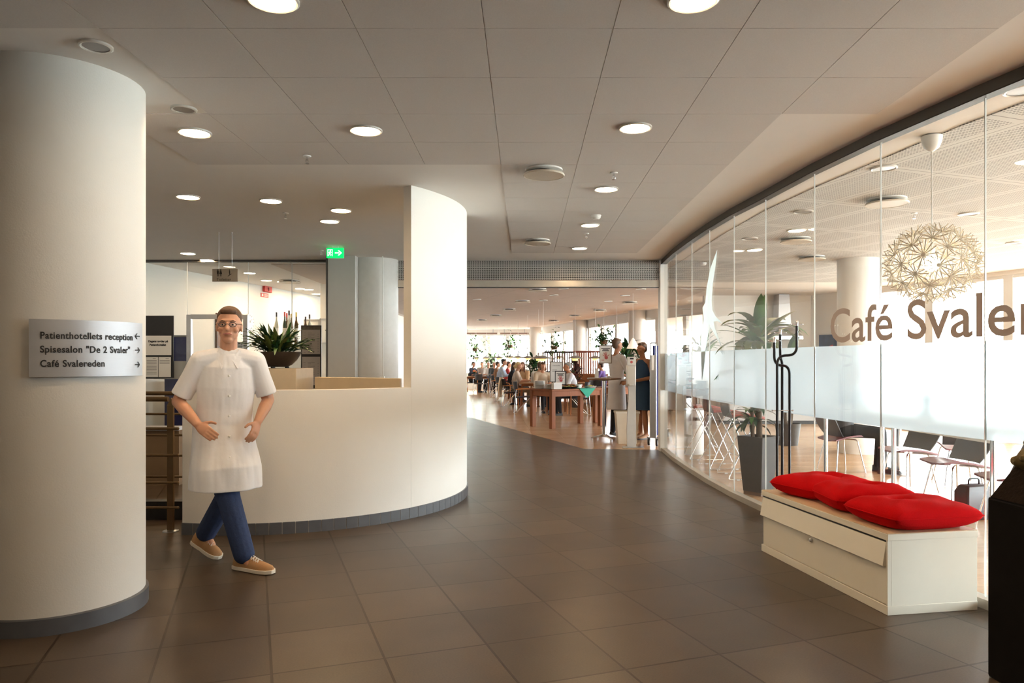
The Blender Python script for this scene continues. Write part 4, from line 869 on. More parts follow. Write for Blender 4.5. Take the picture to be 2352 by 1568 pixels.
def hand_mb(m, wrist, d, n, s=1.0, curl=0.5, side=1):
    """Palm, four unequal bent fingers and a thumb; d = along the hand, n = palm normal, side = thumb side."""
    w = Vector(wrist); d = Vector(d).normalized(); n = Vector(n); n = (n-d*n.dot(d)).normalized(); t = d.cross(n)*side
    m.tube([w, w+d*0.03*s, w+d*0.06*s, w+d*0.088*s], [(0.021*s, 0.027*s), (0.017*s, 0.036*s), (0.015*s, 0.040*s), (0.011*s, 0.038*s)], 14, lat=n)
    for k, (off, ln) in enumerate([(0.030, 0.075), (0.010, 0.084), (-0.010, 0.078), (-0.029, 0.060)]):
        p = w+d*0.082*s+t*off*s; q = d.copy(); r = 0.0092*s
        for seg, fr in enumerate((0.42, 0.33, 0.25)):
            q = (q*math.cos(curl*0.55)+n*math.sin(curl*0.55)).normalized() if seg else (q*math.cos(curl*0.4)+n*math.sin(curl*0.4)).normalized()
            e = p+q*ln*fr*s; m.cap(p, e, r, r*0.92, 10); p = e; r *= 0.92
    p = w+d*0.028*s+t*0.030*s; a = (d*0.6+t*0.75+n*0.25).normalized(); e = p+a*0.042*s; m.cap(p, e, 0.0125*s, 0.0105*s, 10); m.cap(e, e+(a*0.5+d*0.6+n*0.25).normalized()*0.032*s, 0.0105*s, 0.009*s, 10)
def torso(m, st, lat):                        # stations (centre, half width, half depth)
    m.tube([s_[0] for s_ in st], [(s_[1], s_[2]) for s_ in st], 22, lat=lat)
    for c in (st[0], st[-1]): m.ell(c[0], (c[1]*0.95, c[2]*0.95, min(c[1], c[2])*0.7), 16, 8, Matrix.Rotation(math.atan2(lat[1], lat[0]), 3, 'Z'))
def shoe(parent, heel, toe, mat=None, s=1.0, lift=0.0, laces=False, sole=None):
    a, b = Vector(heel), Vector(toe); d = (b-a); L = d.length; d.normalize(); lat = Vector((-d.y, d.x, 0)).normalized(); upv = lat.cross(d)*-1
    if upv.z < 0: upv = -upv
    prof = [(0.0, 0.024, 0.065), (0.1, 0.034, 0.085), (0.25, 0.036, 0.09), (0.42, 0.037, 0.075), (0.6, 0.044, 0.055), (0.78, 0.046, 0.045), (0.92, 0.036, 0.036), (1.0, 0.012, 0.022)]
    m = MB(); rings = []
    for f, w, h in prof:
        c = a+d*(L*f); rings.append([c+lat*(w*math.cos(q))*s+upv*(0.012+max(0, math.sin(q))*h)*s for q in [2*math.pi*i/16 for i in range(16)]])
    m.loft(rings); o = m.build('shoe', mat or black_plastic, parent, ang=1.2)
    m = MB(); rings = []
    for f, w, h in prof:
        c = a+d*(L*(f*1.03-0.012)); w += 0.004; rings.append([c-lat*w*s, c+lat*w*s, c+lat*w*s+upv*0.022*s, c-lat*w*s+upv*0.022*s])
    m.loft(rings); m.build('sole', sole or black_plastic, o, bevel=0.003)
    if laces:
        m = MB()
        for i in range(6):
            f = 0.34+i*0.06; c = a+d*(L*f)+upv*((0.017+next(h0+(h1-h0)*(f-f0)/(f1-f0) for (f0, _, h0), (f1, _, h1) in zip(prof, prof[1:]) if f0 <= f <= f1))*s)
            m.tube([c-lat*0.022+upv*-0.012+d*0.008, c+upv*0.006, c+lat*0.022+upv*-0.012-d*0.008], 0.0028, 6); m.tube([c-lat*0.022+upv*-0.012-d*0.008, c+upv*0.006, c+lat*0.022+upv*-0.012+d*0.008], 0.0028, 6)
        c = a+d*(L*0.34)+upv*0.112
        for q in (-1, 1): m.tube([c, c+lat*0.02*q+upv*0.012, c+lat*0.035*q-upv*0.004, c+lat*0.012*q], 0.0026, 6)
        m.build('laces', paper, o)
    return o
def figure(name, label, loc, rz, J, look=0.0, nod=0.0, hair=('short', (0.05, 0.03, 0.02)), top=(0.5, 0.5, 0.5), bottom=(0.03, 0.03, 0.035), skin_m=None, vox=0.012, sleeve=0.55, dress=False, scale=1.0, curl=0.6, hd=None, coat=None, shoes=True, bare_legs=False, near=False, bulk=1.0):
    """A whole person from joint positions J (local, facing -y)."""
    t = thing(name, label, 'person', loc, rz); sk = skin_m or skin; V = {k: Vector(v)*scale for k, v in J.items()}; S = scale
    lat = (V['shL']-V['shR']).normalized(); R = Matrix.Rotation(look, 3, 'Z') @ Matrix.Rotation(nod, 3, 'X')
    st = [(V['pel'], 0.155*S*bulk, 0.105*S*bulk), (V['pel'].lerp(V['chest'], 0.35), 0.135*S*bulk, 0.098*S*bulk), (V['chest'], 0.158*S*bulk, 0.11*S*bulk), (V['chest'].lerp(V['neck'], 0.55), 0.15*S, 0.09*S), (V['neck'], 0.06*S, 0.055*S)]
    m = MB(); torso(m, st, lat); m.cap(V['neck'], V['head']-Vector((0, 0, 0.05*S)), 0.052*S, 0.050*S)
    h = head_mb(V['head'], R, S); m.add(h.v, h.f)
    for q in 'LR':
        m.cap(V['neck']-Vector((0, 0, 0.04*S)), V['sh'+q], 0.05*S, 0.052*S); m.cap(V['sh'+q], V['el'+q], 0.046*S, 0.037*S); m.cap(V['el'+q], V['wr'+q], 0.038*S, 0.025*S)
        dd = V.get('hd'+q); dd = dd if dd is not None else (V['wr'+q]-V['el'+q]); nv = V.get('pn'+q); nv = nv if nv is not None else Vector((0.5 if q == 'R' else -0.5, -0.2, -0.3))
        hand_mb(m, V['wr'+q], dd, nv, S, curl, 1 if q == 'R' else -1)
        m.cap(V['hip'+q], V['kn'+q], 0.078*S*bulk, 0.054*S); m.cap(V['kn'+q], V['kn'+q].lerp(V['an'+q], 0.35), 0.052*S, 0.053*S); m.cap(V['kn'+q].lerp(V['an'+q], 0.35), V['an'+q], 0.053*S, 0.034*S)
        m.cap(V['an'+q], V['toe'+q].lerp(V['an'+q], 0.4)-Vector((0, 0, 0.02)), 0.034*S, 0.028*S)
    body = soft(m, 'body', sk, t, vox, 3)
    hc = pbr('hair_%d_%d_%d' % tuple(int(c*255) for c in hair[1]), hair[1], 0.55, var=0.35, scale=60, stretch=(1, 1, 0.15))
    soft(hair_mb(V['head']+R @ Vector((0, 0.004, 0.008)), R, hair[0], S), 'hair', hc, t, vox, 2)
    if near: face_parts(V['head'], R, t, S, hc)
    # upper garment
    tm_ = top if not isinstance(top, tuple) else pbr('cloth_%d_%d_%d' % tuple(int(c*255) for c in top), top, 0.85, var=0.08, scale=9, bump=0.3, bscale=14)
    bm_ = bottom if not isinstance(bottom, tuple) else pbr('cloth_%d_%d_%d' % tuple(int(c*255) for c in bottom), bottom, 0.85, var=0.1, scale=9, bump=0.3, bscale=14)
    m = MB(); g = 0.014*S; m.tube([s_[0] for s_ in st[:4]]+[V['chest'].lerp(V['neck'], 0.86)], [(s_[1]+g, s_[2]+g) for s_ in st[:4]]+[(0.085*S, 0.075*S)], 22, lat=lat)
    for q in 'LR':
        if sleeve > 0:
            m.cap(V['neck']-Vector((0, 0, 0.045*S)), V['sh'+q], 0.055*S, 0.062*S); e = V['sh'+q].lerp(V['el'+q], min(1, sleeve/0.6)); m.cap(V['sh'+q], e, 0.062*S, 0.056*S)
            if sleeve > 0.65: m.cap(V['el'+q], V['el'+q].lerp(V['wr'+q], (sleeve-0.6)/0.4), 0.052*S, 0.040*S)
        else: m.cap(V['neck'].lerp(V['sh'+q], 0.3)-Vector((0, 0, 0.04)), V['sh'+q].lerp(V['neck'], 0.35)-Vector((0, 0, 0.03)), 0.045*S, 0.045*S)
    if dress or coat:
        z1 = coat or 0.52; hem = (V['hipL']+V['hipR'])/2; hem = Vector((hem.x, hem.y, z1)); hw = 0.20 if coat else 0.22
        m.tube([V['pel'].lerp(V['chest'], 0.3), V['pel'], V['pel'].lerp(hem, 0.5), hem], [(0.15*S, 0.115*S), (0.178*S, 0.13*S), (0.19*S, 0.145*S), (hw*S, 0.16*S)], 22, lat=lat)
    soft(m, 'dress' if dress else ('coat' if coat else 'shirt'), tm_, t, vox, 3)
    if not bare_legs:
        m = MB(); m.tube([V['pel']+Vector((0, 0, 0.05)), V['pel']-Vector((0, 0, 0.02)), (V['hipL']+V['hipR'])/2-Vector((0, 0, 0.05))], [(0.158*S*bulk, 0.112*S*bulk), (0.165*S*bulk, 0.118*S*bulk), (0.14*S*bulk, 0.10*S)], 20, lat=lat)
        for q in 'LR':
            m.cap(V['hip'+q], V['kn'+q], 0.090*S*bulk, 0.066*S); m.cap(V['kn'+q], V['an'+q]+Vector((0, 0, 0.01)), 0.065*S, 0.050*S)
        soft(m, 'trousers', bm_, t, vox, 3)
    if shoes:
        for q in 'LR':
            d = (V['toe'+q]-V['an'+q]); d.z = 0; d.normalize(); h_ = Vector((V['an'+q].x, V['an'+q].y, 0.0))-d*0.06*S; shoe(t, h_, h_+d*0.27*S, shoes if not isinstance(shoes, bool) else None, S)
    return t
def sit(lean=0.0, armsz=0.78, fwd=0.34, kn=0.40, spread=0.0):
    return dict(pel=(0, 0.04, 0.54), chest=(0, 0.04-lean*0.5, 0.86), neck=(0, 0.02-lean, 1.10), head=(0, -0.02-lean*1.15, 1.245), shL=(0.185, 0.03-lean*0.95, 1.035), shR=(-0.185, 0.03-lean*0.95, 1.035),
     elL=(0.235, -0.08-lean*0.9, armsz-0.0), elR=(-0.235, -0.08-lean*0.9, armsz), wrL=(0.12, -fwd-lean*0.6, armsz+0.03), wrR=(-0.12, -fwd-lean*0.6, armsz+0.03), hdL=(-0.4, -0.9, 0), hdR=(0.4, -0.9, 0), pnL=(0, 0, -1), pnR=(0, 0, -1),
     hipL=(0.09, 0.02, 0.52), hipR=(-0.09, 0.02, 0.52), knL=(0.10+spread, -kn, 0.50), knR=(-0.10-spread, -kn, 0.50), anL=(0.10, -kn+0.04, 0.08), anR=(-0.10, -kn-0.02, 0.08), toeL=(0.11, -kn-0.12, 0.03), toeR=(-0.11, -kn-0.18, 0.03))
def stand(step=0.0):
    return dict(pel=(0, 0, 0.96), chest=(0, 0, 1.24), neck=(0, 0.01, 1.47), head=(0, -0.02, 1.625), shL=(0.19, 0.01, 1.40), shR=(-0.19, 0.01, 1.40), elL=(0.25, 0.04, 1.12), elR=(-0.25, 0.04, 1.12), wrL=(0.20, -0.18, 1.02), wrR=(-0.20, -0.18, 1.02),
     hipL=(0.09, 0, 0.92), hipR=(-0.09, 0, 0.92), knL=(0.095, -0.02-step*0.3, 0.49), knR=(-0.095, -0.01+step*0.2, 0.49), anL=(0.095, 0.02-step*0.5, 0.08), anR=(-0.095, 0.02+step*0.5, 0.08), toeL=(0.11, -0.14-step*0.5, 0.02), toeR=(-0.11, -0.14+step*0.5, 0.02))
# ---- the man in the white coat walking past the counter (world-aligned joints about (-2.08, 5.08))
WM = thing('person', 'man in a knee length white coat and jeans striding past the reception counter', 'person', (-2.08, 5.08, 0))
J = {k: Vector(v) for k, v in dict(pel=(0.0, 0.0, 0.93), chest=(0.02, 0.0, 1.22), neck=(0.04, -0.01, 1.475), head=(0.055, -0.04, 1.635), shR=(-0.125, -0.08, 1.40), shL=(0.195, 0.075, 1.40), elR=(-0.275, -0.08, 1.125), wrR=(-0.055, -0.27, 0.985), elL=(0.265, 0.13, 1.125), wrL=(0.255, -0.05, 0.985),
     hipR=(-0.07, -0.05, 0.89), hipL=(0.075, 0.05, 0.89), knR=(0.09, -0.13, 0.475), anR=(0.19, -0.15, 0.10), knL=(0.02, 0.02, 0.47), anL=(-0.20, 0.17, 0.17)).items()}
lat = Vector((0.9, 0.43, 0)).normalized(); HR = Matrix.Rotation(0.28, 3, 'Z')
st = [(J['pel'], 0.165, 0.11), (J['pel'].lerp(J['chest'], 0.4), 0.15, 0.105), (J['chest'], 0.172, 0.118), (J['chest'].lerp(J['neck'], 0.55), 0.165, 0.10), (J['neck'], 0.062, 0.06)]
m = MB(); torso(m, st, lat); m.cap(J['neck'], J['head']-Vector((0, 0, 0.05)), 0.058, 0.055); h = head_mb(J['head'], HR, 1.06); m.add(h.v, h.f)
for q in 'LR':
    m.cap(J['neck']-Vector((0, 0, 0.04)), J['sh'+q], 0.055, 0.058); m.cap(J['sh'+q], J['el'+q], 0.052, 0.042); mid = J['el'+q].lerp(J['wr'+q], 0.35); m.cap(J['el'+q], mid, 0.041, 0.043); m.cap(mid, J['wr'+q], 0.043, 0.028)
    m.cap(J['hip'+q], J['kn'+q], 0.085, 0.058); m.cap(J['kn'+q], J['an'+q], 0.056, 0.036)
hand_mb(m, J['wrR'], (0.8, -0.35, -0.5), (0.25, 0.75, -0.45), 1.0, 0.55, 1); hand_mb(m, J['wrL'], (-0.02, -0.55, -0.75), (-0.85, 0.25, -0.2), 1.0, 0.7, -1)
m.cap(J['anR'], J['anR']+Vector((0.05, -0.03, -0.045)), 0.033, 0.026); m.cap(J['anL'], J['anL']+Vector((0.06, -0.025, -0.075)), 0.033, 0.026)
soft(m, 'body', skin, WM, 0.0055, 3); hc = pbr('hair_man', (0.09, 0.042, 0.018), 0.6, var=0.4, scale=60, stretch=(1, 1, 0.15))
soft(hair_mb(J['head']+Vector((0, 0.004, 0.010)), HR, 'short', 1.05), 'hair', hc, WM, 0.006, 2); face_parts(J['head'], HR, WM, 1.06, hc)
m = MB(); PH = lambda x, y, z: J['head']+HR @ Vector((x*1.06, y*1.06, z*1.06))
for q in (-1, 1):
    m.tube([PH(0.032*q+0.021*math.cos(a), -0.094+0.010*abs(math.cos(a))*(1 if q*math.cos(a) > 0 else 0), 0.010+0.014*math.sin(a)) for a in [i*math.pi/10 for i in range(20)]], 0.0022, 6, closed=True); m.tube([PH(0.053*q, -0.084, 0.014), PH(0.076*q, -0.05, 0.016), PH(0.080*q, 0.01, 0.012)], 0.002, 6)
m.tube([PH(-0.011, -0.096, 0.012), PH(0, -0.100, 0.015), PH(0.011, -0.096, 0.012)], 0.002, 6); m.build('glasses', black_plastic, WM)
# white coat: shell with flared skirt, short sleeves, collar, placket and pockets
m = MB(); hem = Vector((0.035, -0.035, 0.53))
m.tube([hem, hem+Vector((0, 0, 0.14)), J['pel']+Vector((0.015, -0.015, -0.12)), J['pel']+Vector((0, 0, 0.03)), J['pel'].lerp(J['chest'], 0.5), J['chest'], J['chest'].lerp(J['neck'], 0.55), J['chest'].lerp(J['neck'], 0.9)],
       [(0.235, 0.205), (0.226, 0.195), (0.206, 0.165), (0.195, 0.145), (0.18, 0.132), (0.185, 0.136), (0.168, 0.115), (0.085, 0.078)], 40, lat=lat)
for q in 'LR':
    m.cap(J['neck']-Vector((0, 0, 0.04)), J['sh'+q], 0.070, 0.070); e = J['sh'+q].lerp(J['el'+q], 0.86); d = (e-J['sh'+q]).normalized()
    m.tube([J['sh'+q], J['sh'+q].lerp(e, 0.5), e], [0.068, 0.066, 0.070], 18); m.ell(J['sh'+q], 0.068, 14, 10)
me = remesh(m, 0.0065, 4, 0.5, 'coat')
for v in me.vertices:                          # soft folds that deepen towards hem and sleeves
    k = 0.004+0.010*max(0, min(1, (1.0-v.co.z)/0.45)); a = math.atan2(v.co.y, v.co.x)
    v.co += v.co.normalized()*0+Vector((v.co.x, v.co.y, 0)).normalized()*(k*(noise.noise(Vector((a*2.2, v.co.z*2.0, 3.1)))+0.5*noise.noise(Vector((a*5, v.co.z*7, 1.7)))))
me.materials.append(coat_white); ct = link('coat', me, WM)
fw = Vector((0.43, -0.9, 0)).normalized()
m = MB(); 
for i in range(5): m.ell(J['chest']*0+Vector((0.03, 0, 1.30-i*0.135))+fw*(0.139+0.02*(i > 2)+0.035*(i > 3)), 0.0085, 10, 6)
m.build('buttons', white_plastic, ct)
m = MB()
for q in (-1, 1):
    c = J['neck']+Vector((0, 0, -0.045))+lat*0.05*q+fw*0.098; m.loft([[c+lat*(-0.035*q)-fw*0.02+Vector((0, 0, -0.02)), c+lat*(0.015*q)-fw*0.055+Vector((0, 0, 0.05)), c+lat*(0.035*q)-fw*0.055+Vector((0, 0, 0.02)), c+lat*(0.002*q)+fw*0.006+Vector((0, 0, -0.085))], [p+fw*0.008 for p in (c+lat*(-0.035*q)-fw*0.02+Vector((0, 0, -0.02)), c+lat*(0.015*q)-fw*0.055+Vector((0, 0, 0.05)), c+lat*(0.035*q)-fw*0.055+Vector((0, 0, 0.02)), c+lat*(0.002*q)+fw*0.006+Vector((0, 0, -0.085)))]])
m.build('collar', coat_white, ct, smooth=False)
m = MB(); m.tube([J['pel']+Vector((0, 0, 0.02)), (J['hipL']+J['hipR'])/2-Vector((0, 0, 0.06))], [(0.17, 0.12), (0.15, 0.11)], 20, lat=lat)
for q in 'LR': m.cap(J['hip'+q], J['kn'+q], 0.098, 0.078); m.cap(J['kn'+q], J['an'+q]+Vector((0.012, -0.006, 0.012)), 0.076, 0.070)
soft(m, 'jeans', jeans, WM, 0.0075, 3)
shoe(WM, (0.125, -0.105, 0.002), (0.425, -0.245, 0.004), tan_shoe, 1.12, laces=True, sole=rubber_white)
shoe(WM, (-0.30, 0.205, 0.095), (-0.075, 0.115, 0.004), tan_shoe, 1.12, laces=True, sole=rubber_white)
# ================================================================ the cafe behind the glass
# ---- dandelion pendant
c = at(2140, 605, 5.12); PT = thing('dandelion_pendant', 'dandelion shaped pendant lamp of white paper stars in the cafe', 'pendant lamp', (c.x, c.y, CEIL-0.008))
dz = c.z-(CEIL-0.008)
m = MB(); m.lathe([(0, 0), (0.068, 0), (0.066, -0.03), (0.05, -0.075), (0.02, -0.10), (0, -0.105)], 32); m.build('canopy', white_plastic, PT)
m = MB(); m.tube([(0, 0, -0.1), (0, 0, dz+0.05)], 0.004, 8); m.build('cord', white_plastic, PT)
m = MB(); m.lathe([(0, 0.11), (0.02, 0.11), (0.02, 0.06), (0.0, 0.06)], 14, (0, 0, dz)); m.build('socket', white_plastic, PT); m = MB(); m.ell((0, 0, dz), 0.055, 18, 12); m.build('bulb', emit('pendant_bulb', (1.0, 0.86, 0.62), 40.0), PT)
RX, RZ = 0.265, 0.225
petal = pbr('paper_petal', (0.55, 0.47, 0.36), 0.8, var=0.05)
m = MB()
for k in range(14):
    a = 2*math.pi*k/14; q = Vector((0.095*math.cos(a), 0.095*math.sin(a), 0.022+0.018*(k % 2))); d = Vector((-math.sin(a), math.cos(a), 0))*0.003
    b = Vector((0.008*math.cos(a), 0.008*math.sin(a), 0.0)); w = Vector((0, 0, 0.0015)); mid = (b+q)/2-Vector((0, 0, 0.004))
    m.loft([[b-d*.7-w, b+d*.7-w, b+d*.7+w, b-d*.7+w], [mid-d-w, mid+d-w, mid+d+w, mid-d+w], [q-d-w, q+d-w, q+d+w, q-d+w]])
m.lathe([(0, -0.004), (0.013, -0.004), (0.012, 0.006), (0, 0.008)], 10); fl0 = None
N = 48
for i in range(N):
    zz = 1-2*(i+0.5)/N; rr = math.sqrt(1-zz*zz); a = i*2.399963
    p = Vector((RX*rr*math.cos(a), RX*rr*math.sin(a), RZ*zz)); n = Vector((p.x/RX**2, p.y/RX**2, p.z/RZ**2)).normalized()
    if fl0 is None: fl0 = m.build('paper_flower', petal, PT, smooth=False); o = fl0
    else: o = fl0.copy(); COL.objects.link(o); o.parent = PT
    o.location = p+Vector((0, 0, dz)); o.rotation_euler = n.to_track_quat('Z', 'Y').to_euler()
m = MB()
for k in range(6):
    a = math.pi*k/6; m.tube([(RX*0.97*math.cos(q)*math.cos(a), RX*0.97*math.cos(q)*math.sin(a), dz+RZ*0.97*math.sin(q)) for q in [2*math.pi*i/40 for i in range(40)]], 0.0015, 5, closed=True)
m.build('wire_frame', steel, PT)
# ---- tall tapered planter with dracaena
def tall_planter(t, w0, w1, h, mat):
    m = MB(); s = lambda w, z: [(-w/2, -w/2, z), (w/2, -w/2, z), (w/2, w/2, z), (-w/2, w/2, z)]
    m.loft([s(w0, 0.035), s(w1, h), s(w1-0.04, h), s(w1-0.06, h-0.06)]); m.build('pot', mat, t, bevel=0.005)
    m = MB(); m.loft([s(w0*0.96, 0), s(w0*0.96, 0.035)]); m.build('foot', pbr('pot_foot', (0.16, 0.09, 0.05), 0.6), t)
    m = MB(); m.loft([s(w1-0.062, h-0.075), s(w1-0.062, h-0.055)]); m.build('soil', soil, t)
DP = Vector((2.46, 7.75, 0))
t = thing('potted_dracaena', 'dracaena in a tall tapered dark pot right behind the glass wall', 'plant', DP, math.radians(38))
tall_planter(t, 0.22, 0.31, 0.615, pbr('brown_stoneware', (0.035, 0.026, 0.021), 0.55, var=0.3, scale=50))
m = MB(); m.tube([(0.02, 0, 0.55), (0.03, 0.01, 0.9), (0.0, 0.0, 1.35), (0.02, 0.02, 1.62)], [0.032, 0.028, 0.026, 0.022], 12); m.tube([(-0.05, 0.03, 0.55), (-0.06, 0.03, 0.75), (-0.05, 0.04, 0.92)], 0.02, 10); m.build('trunk', bark, t)
m = MB(); rnd = random.Random(5)
for q in range(46):
    a = rnd.uniform(0, 6.283); z = rnd.choice([1.28, 1.42, 1.55, 1.62, 1.66]); leaf(m, (0.02, 0.01, z+rnd.uniform(-.05, .05)), a, rnd.uniform(0.36, 0.62), rnd.uniform(0.09, 0.13), rnd.uniform(0.0, 1.3), rnd.uniform(0.5, 1.9), 8, 0.2, 0 if rnd.random() < .6 else 1)
for q in range(26):
    a = rnd.uniform(0, 6.283); leaf(m, (-0.05, 0.04, 0.80+rnd.uniform(-.1, .14)), a, rnd.uniform(0.24, 0.38), 0.055, rnd.uniform(0.2, 1.1), rnd.uniform(1.2, 2.2), 7, 0.2, 2 if rnd.random() < .7 else 0)
m.build('foliage', [leaf_green, leaf_olive, leaf_dark], t)
# ---- bar stools
def stool():
    t = thing('bar_stool', 'bar stool', 'bar stool', (0, 0, 0), 0, 'bar stools along the glass wall')
    m = MB(); rings = []
    for i in range(9):
        x = -0.16+0.40*i/8; w = 0.19*(1-0.25*(i/8)**3); z = 0.745+0.012*math.sin(i*0.5)-0.018*(i/8)**3
        rings.append([(x, w*cq, z+0.018*sq) for cq, sq in ((-1, 0), (-0.95, -1), (0.95, -1), (1, 0), (0.95, 1), (-0.95, 1))])
    m.loft(rings); m.build('seat', brick_red, t, bevel=0.006)
    m = MB(); m.loft([[(x, w*s_, z) for s_, x_ in ((-1, 0), (-.5, 0), (.5, 0), (1, 0))]+[(x-0.014, w*s_, z) for s_ in (1, .5, -.5, -1)] for x, z, w in ((-0.12, 0.715, 0.175), (-0.165, 0.73, 0.185), (-0.19, 0.80, 0.19), (-0.205, 0.90, 0.185), (-0.215, 0.965, 0.165))]); m.build('backrest', pbr('grey_brown_shell', (0.12, 0.10, 0.095), 0.45), t)
    for y in (-0.2, 0.2):
        m = MB(); m.tube(fillet([(0.13, y*0.75, 0.725), (-0.24, y*1.3, 0.012), (0.24, y*1.3, 0.012), (-0.10, y*0.75, 0.725)], 0.03, 5), 0.0075, 10); m.build('sled_leg', chrome, t)
    m = MB(); m.tube([(0.19, -0.24, 0.16), (0.19, 0.24, 0.16)], 0.0065, 8); m.tube([(0.02, -0.17, 0.718), (0.02, 0.17, 0.718)], 0.0065, 8); m.build('footrest', chrome, t)
    m = MB()
    for y in (-0.26, 0.26):
        for x in (-0.12, 0.12): m.box((x, y, 0.009), (0.035, 0.02, 0.016))
    m.build('glides', pbr('clear_glide', (0.75, 0.75, 0.75), 0.3), t); return t
s0_ = stool(); s0_.location = (2.62, 8.87, 0); s0_['label'] = 'rust red bar stool behind the glass, the one closest to the dracaena'
dup(s0_, (2.60, 9.72, 0), 0.05, 'rust red bar stool behind the glass, between two other stools'); dup(s0_, (2.58, 10.62, 0), -0.06, 'rust red bar stool behind the glass, nearest to the white waste bin')
# ---- waste bin
t = thing('waste_bin', 'white cylindrical waste bin with a square slot behind the glass', 'waste bin', (2.56, 11.12, 0))
m = MB(); r = 0.145; prof = lambda z: [(r*math.cos(a), r*math.sin(a), z) for a in [2*math.pi*i/40 for i in range(40)]]
m.loft([prof(0.0), prof(0.44)], True); m.loft([prof(0.56), prof(0.67)], True)
m.loft([[p for p in [(r*math.cos(a), r*math.sin(a), z) for a in [math.radians(-50+280*i/29) for i in range(30)]]]+[((r-0.004)*math.cos(a), (r-0.004)*math.sin(a), z) for a in [math.radians(230-280*i/29) for i in range(30)]] for z in (0.44, 0.56)]); m.build('drum', white_plastic, t)
m = MB(); m.lathe([(0, 0.445), (0.135, 0.445), (0.135, 0.50), (0.12, 0.51), (0.1, 0.46), (0, 0.455)], 24); m.build('bin_liner', paper, t)
m = MB(); m.lathe([(0.145, 0.665), (0.15, 0.672), (0.145, 0.682), (0.12, 0.68), (0, 0.676)], 30); m.build('lid', steel, t)
# ---- white long table
TA, TB = Vector((3.10, 7.75, 0)), Vector((3.30, 5.20, 0)); tu = (TB-TA).normalized(); tn = Vector((-tu.y, tu.x, 0)); tl = (TB-TA).length
def long_table(A_, d_, l_, w_, h_, label):
    n_ = Vector((-d_.y, d_.x, 0)); t = thing('long_table', label, 'table', A_, math.atan2(d_.y, d_.x))
    r = 0.07; poly = []
    for cx_, cy_, a0 in ((r, r, 180), (l_-r, r, 270), (l_-r, w_-r, 0), (r, w_-r, 90)):
        poly += [(cx_+r*math.cos(math.radians(a0+q*15)), cy_+r*math.sin(math.radians(a0+q*15))) for q in range(7)]
    m = MB(); m.prism(poly, h_-0.032, h_); m.build('tabletop', white_lam, t, bevel=0.006)
    m = MB(); 
    for lo, hi in (((0.06, 0.035, h_-0.11), (l_-0.06, 0.06, h_-0.033)), ((0.06, w_-0.06, h_-0.11), (l_-0.06, w_-0.035, h_-0.033)), ((0.04, 0.06, h_-0.11), (0.065, w_-0.06, h_-0.033)), ((l_-0.065, 0.06, h_-0.11), (l_-0.04, w_-0.06, h_-0.033))): m.span(lo, hi)
    m.build('apron', white_paint, t, bevel=0.003)
    for x, y in ((0.05, 0.05), (l_-0.05, 0.05), (0.05, w_-0.05), (l_-0.05, w_-0.05), (l_*0.5, 0.05)):
        m = MB(); m.tube([(x, y, 0.0), (x, y, h_-0.034)], 0.021, 14); m.build('leg', chrome, t)
    return t
long_table(TA, tu, tl, 0.72, 0.92, 'long white table with chrome legs behind the glass wall')
long_table(Vector((3.42, 4.55, 0)), Vector((0.1, -1, 0)).normalized(), 1.4, 0.7, 0.92, 'second white table behind the glass, cut by the right edge of the photo')
vp = TA+tu*1.42+tn*0.26
t = thing('vase', 'grey vase of flowers blurred by the frosted band, on the long white table', 'vase', (vp.x, vp.y, 0.921))
m = MB(); m.lathe([(0, 0), (0.055, 0), (0.06, 0.02), (0.07, 0.13), (0.085, 0.17), (0.078, 0.17), (0.06, 0.12), (0.0, 0.03)], 28); m.build('pot', pbr('grey_ceramic', (0.22, 0.22, 0.21), 0.4), t)
m = MB(); rnd = random.Random(3)
for q in range(40): leaf(m, (rnd.uniform(-.04, .04), rnd.uniform(-.04, .04), 0.13), rnd.uniform(0, 6.3), rnd.uniform(0.07, 0.14), 0.05, rnd.uniform(0.4, 1.5), rnd.uniform(0.2, 1.5), 5, 0.2, rnd.choice((0, 0, 1)))
m.build('flowers', [leaf_dark, pbr('cream_petals', (0.5, 0.45, 0.35), 0.7)], t)
# ---- shell chairs
def shell_chair(colour=maroon):
    t = thing('shell_chair', 'shell chair', 'chair', (0, 0, 0), 0, 'shell chairs in the cafe')
    m = MB(); rings = []
    for i in range(11):
        f = i/10; y = -0.24+0.44*f; w = 0.215*(0.80+0.35*f-0.2*f*f); z = 0.445+0.022*math.sin(f*3.6+0.2)-0.022*f
        rings.append([(-w, y, z+0.014), (-w*0.6, y, z), (0, y, z-0.006), (w*0.6, y, z), (w, y, z+0.014), (w, y, z-0.006), (0, y, z-0.026), (-w, y, z-0.006)])
    m.loft(rings); m.build('seat_pad', colour, t, bevel=0.003)
    m = MB(); rings = []
    for f in [i/8 for i in range(9)]:
        y = 0.17+0.13*f+0.05*(1-f)**3*-1; z = 0.455+0.36*f; w = 0.20+0.03*math.sin(f*3)-0.03*f**4
        rings.append([(-w, y-0.03, z), (-w*0.5, y-0.006, z), (0, y, z), (w*0.5, y-0.006, z), (w, y-0.03, z), (w, y-0.018, z), (0, y+0.012, z), (-w, y-0.018, z)])
    m.loft(rings); m.build('backrest', dark_shell, t)
    for x, y in ((-1, -1), (1, -1), (-1, 1), (1, 1)):
        m = MB(); m.tube(fillet([(0.03*x, 0.02*y, 0.412), (0.14*x, 0.13*y, 0.412), (0.21*x, 0.20*y, 0.004)], 0.035, 5), 0.008, 10); m.build('leg', chrome, t)
    return t
ch = shell_chair(); ch.location = (4.13, 7.92, 0); ch.rotation_euler = (0, 0, math.radians(-78)); ch['label'] = 'maroon padded shell chair seen under the white table, second from the left'
dup(ch, (4.08, 6.98, 0), math.radians(-82), 'maroon padded shell chair seen under the white table, third from the left')
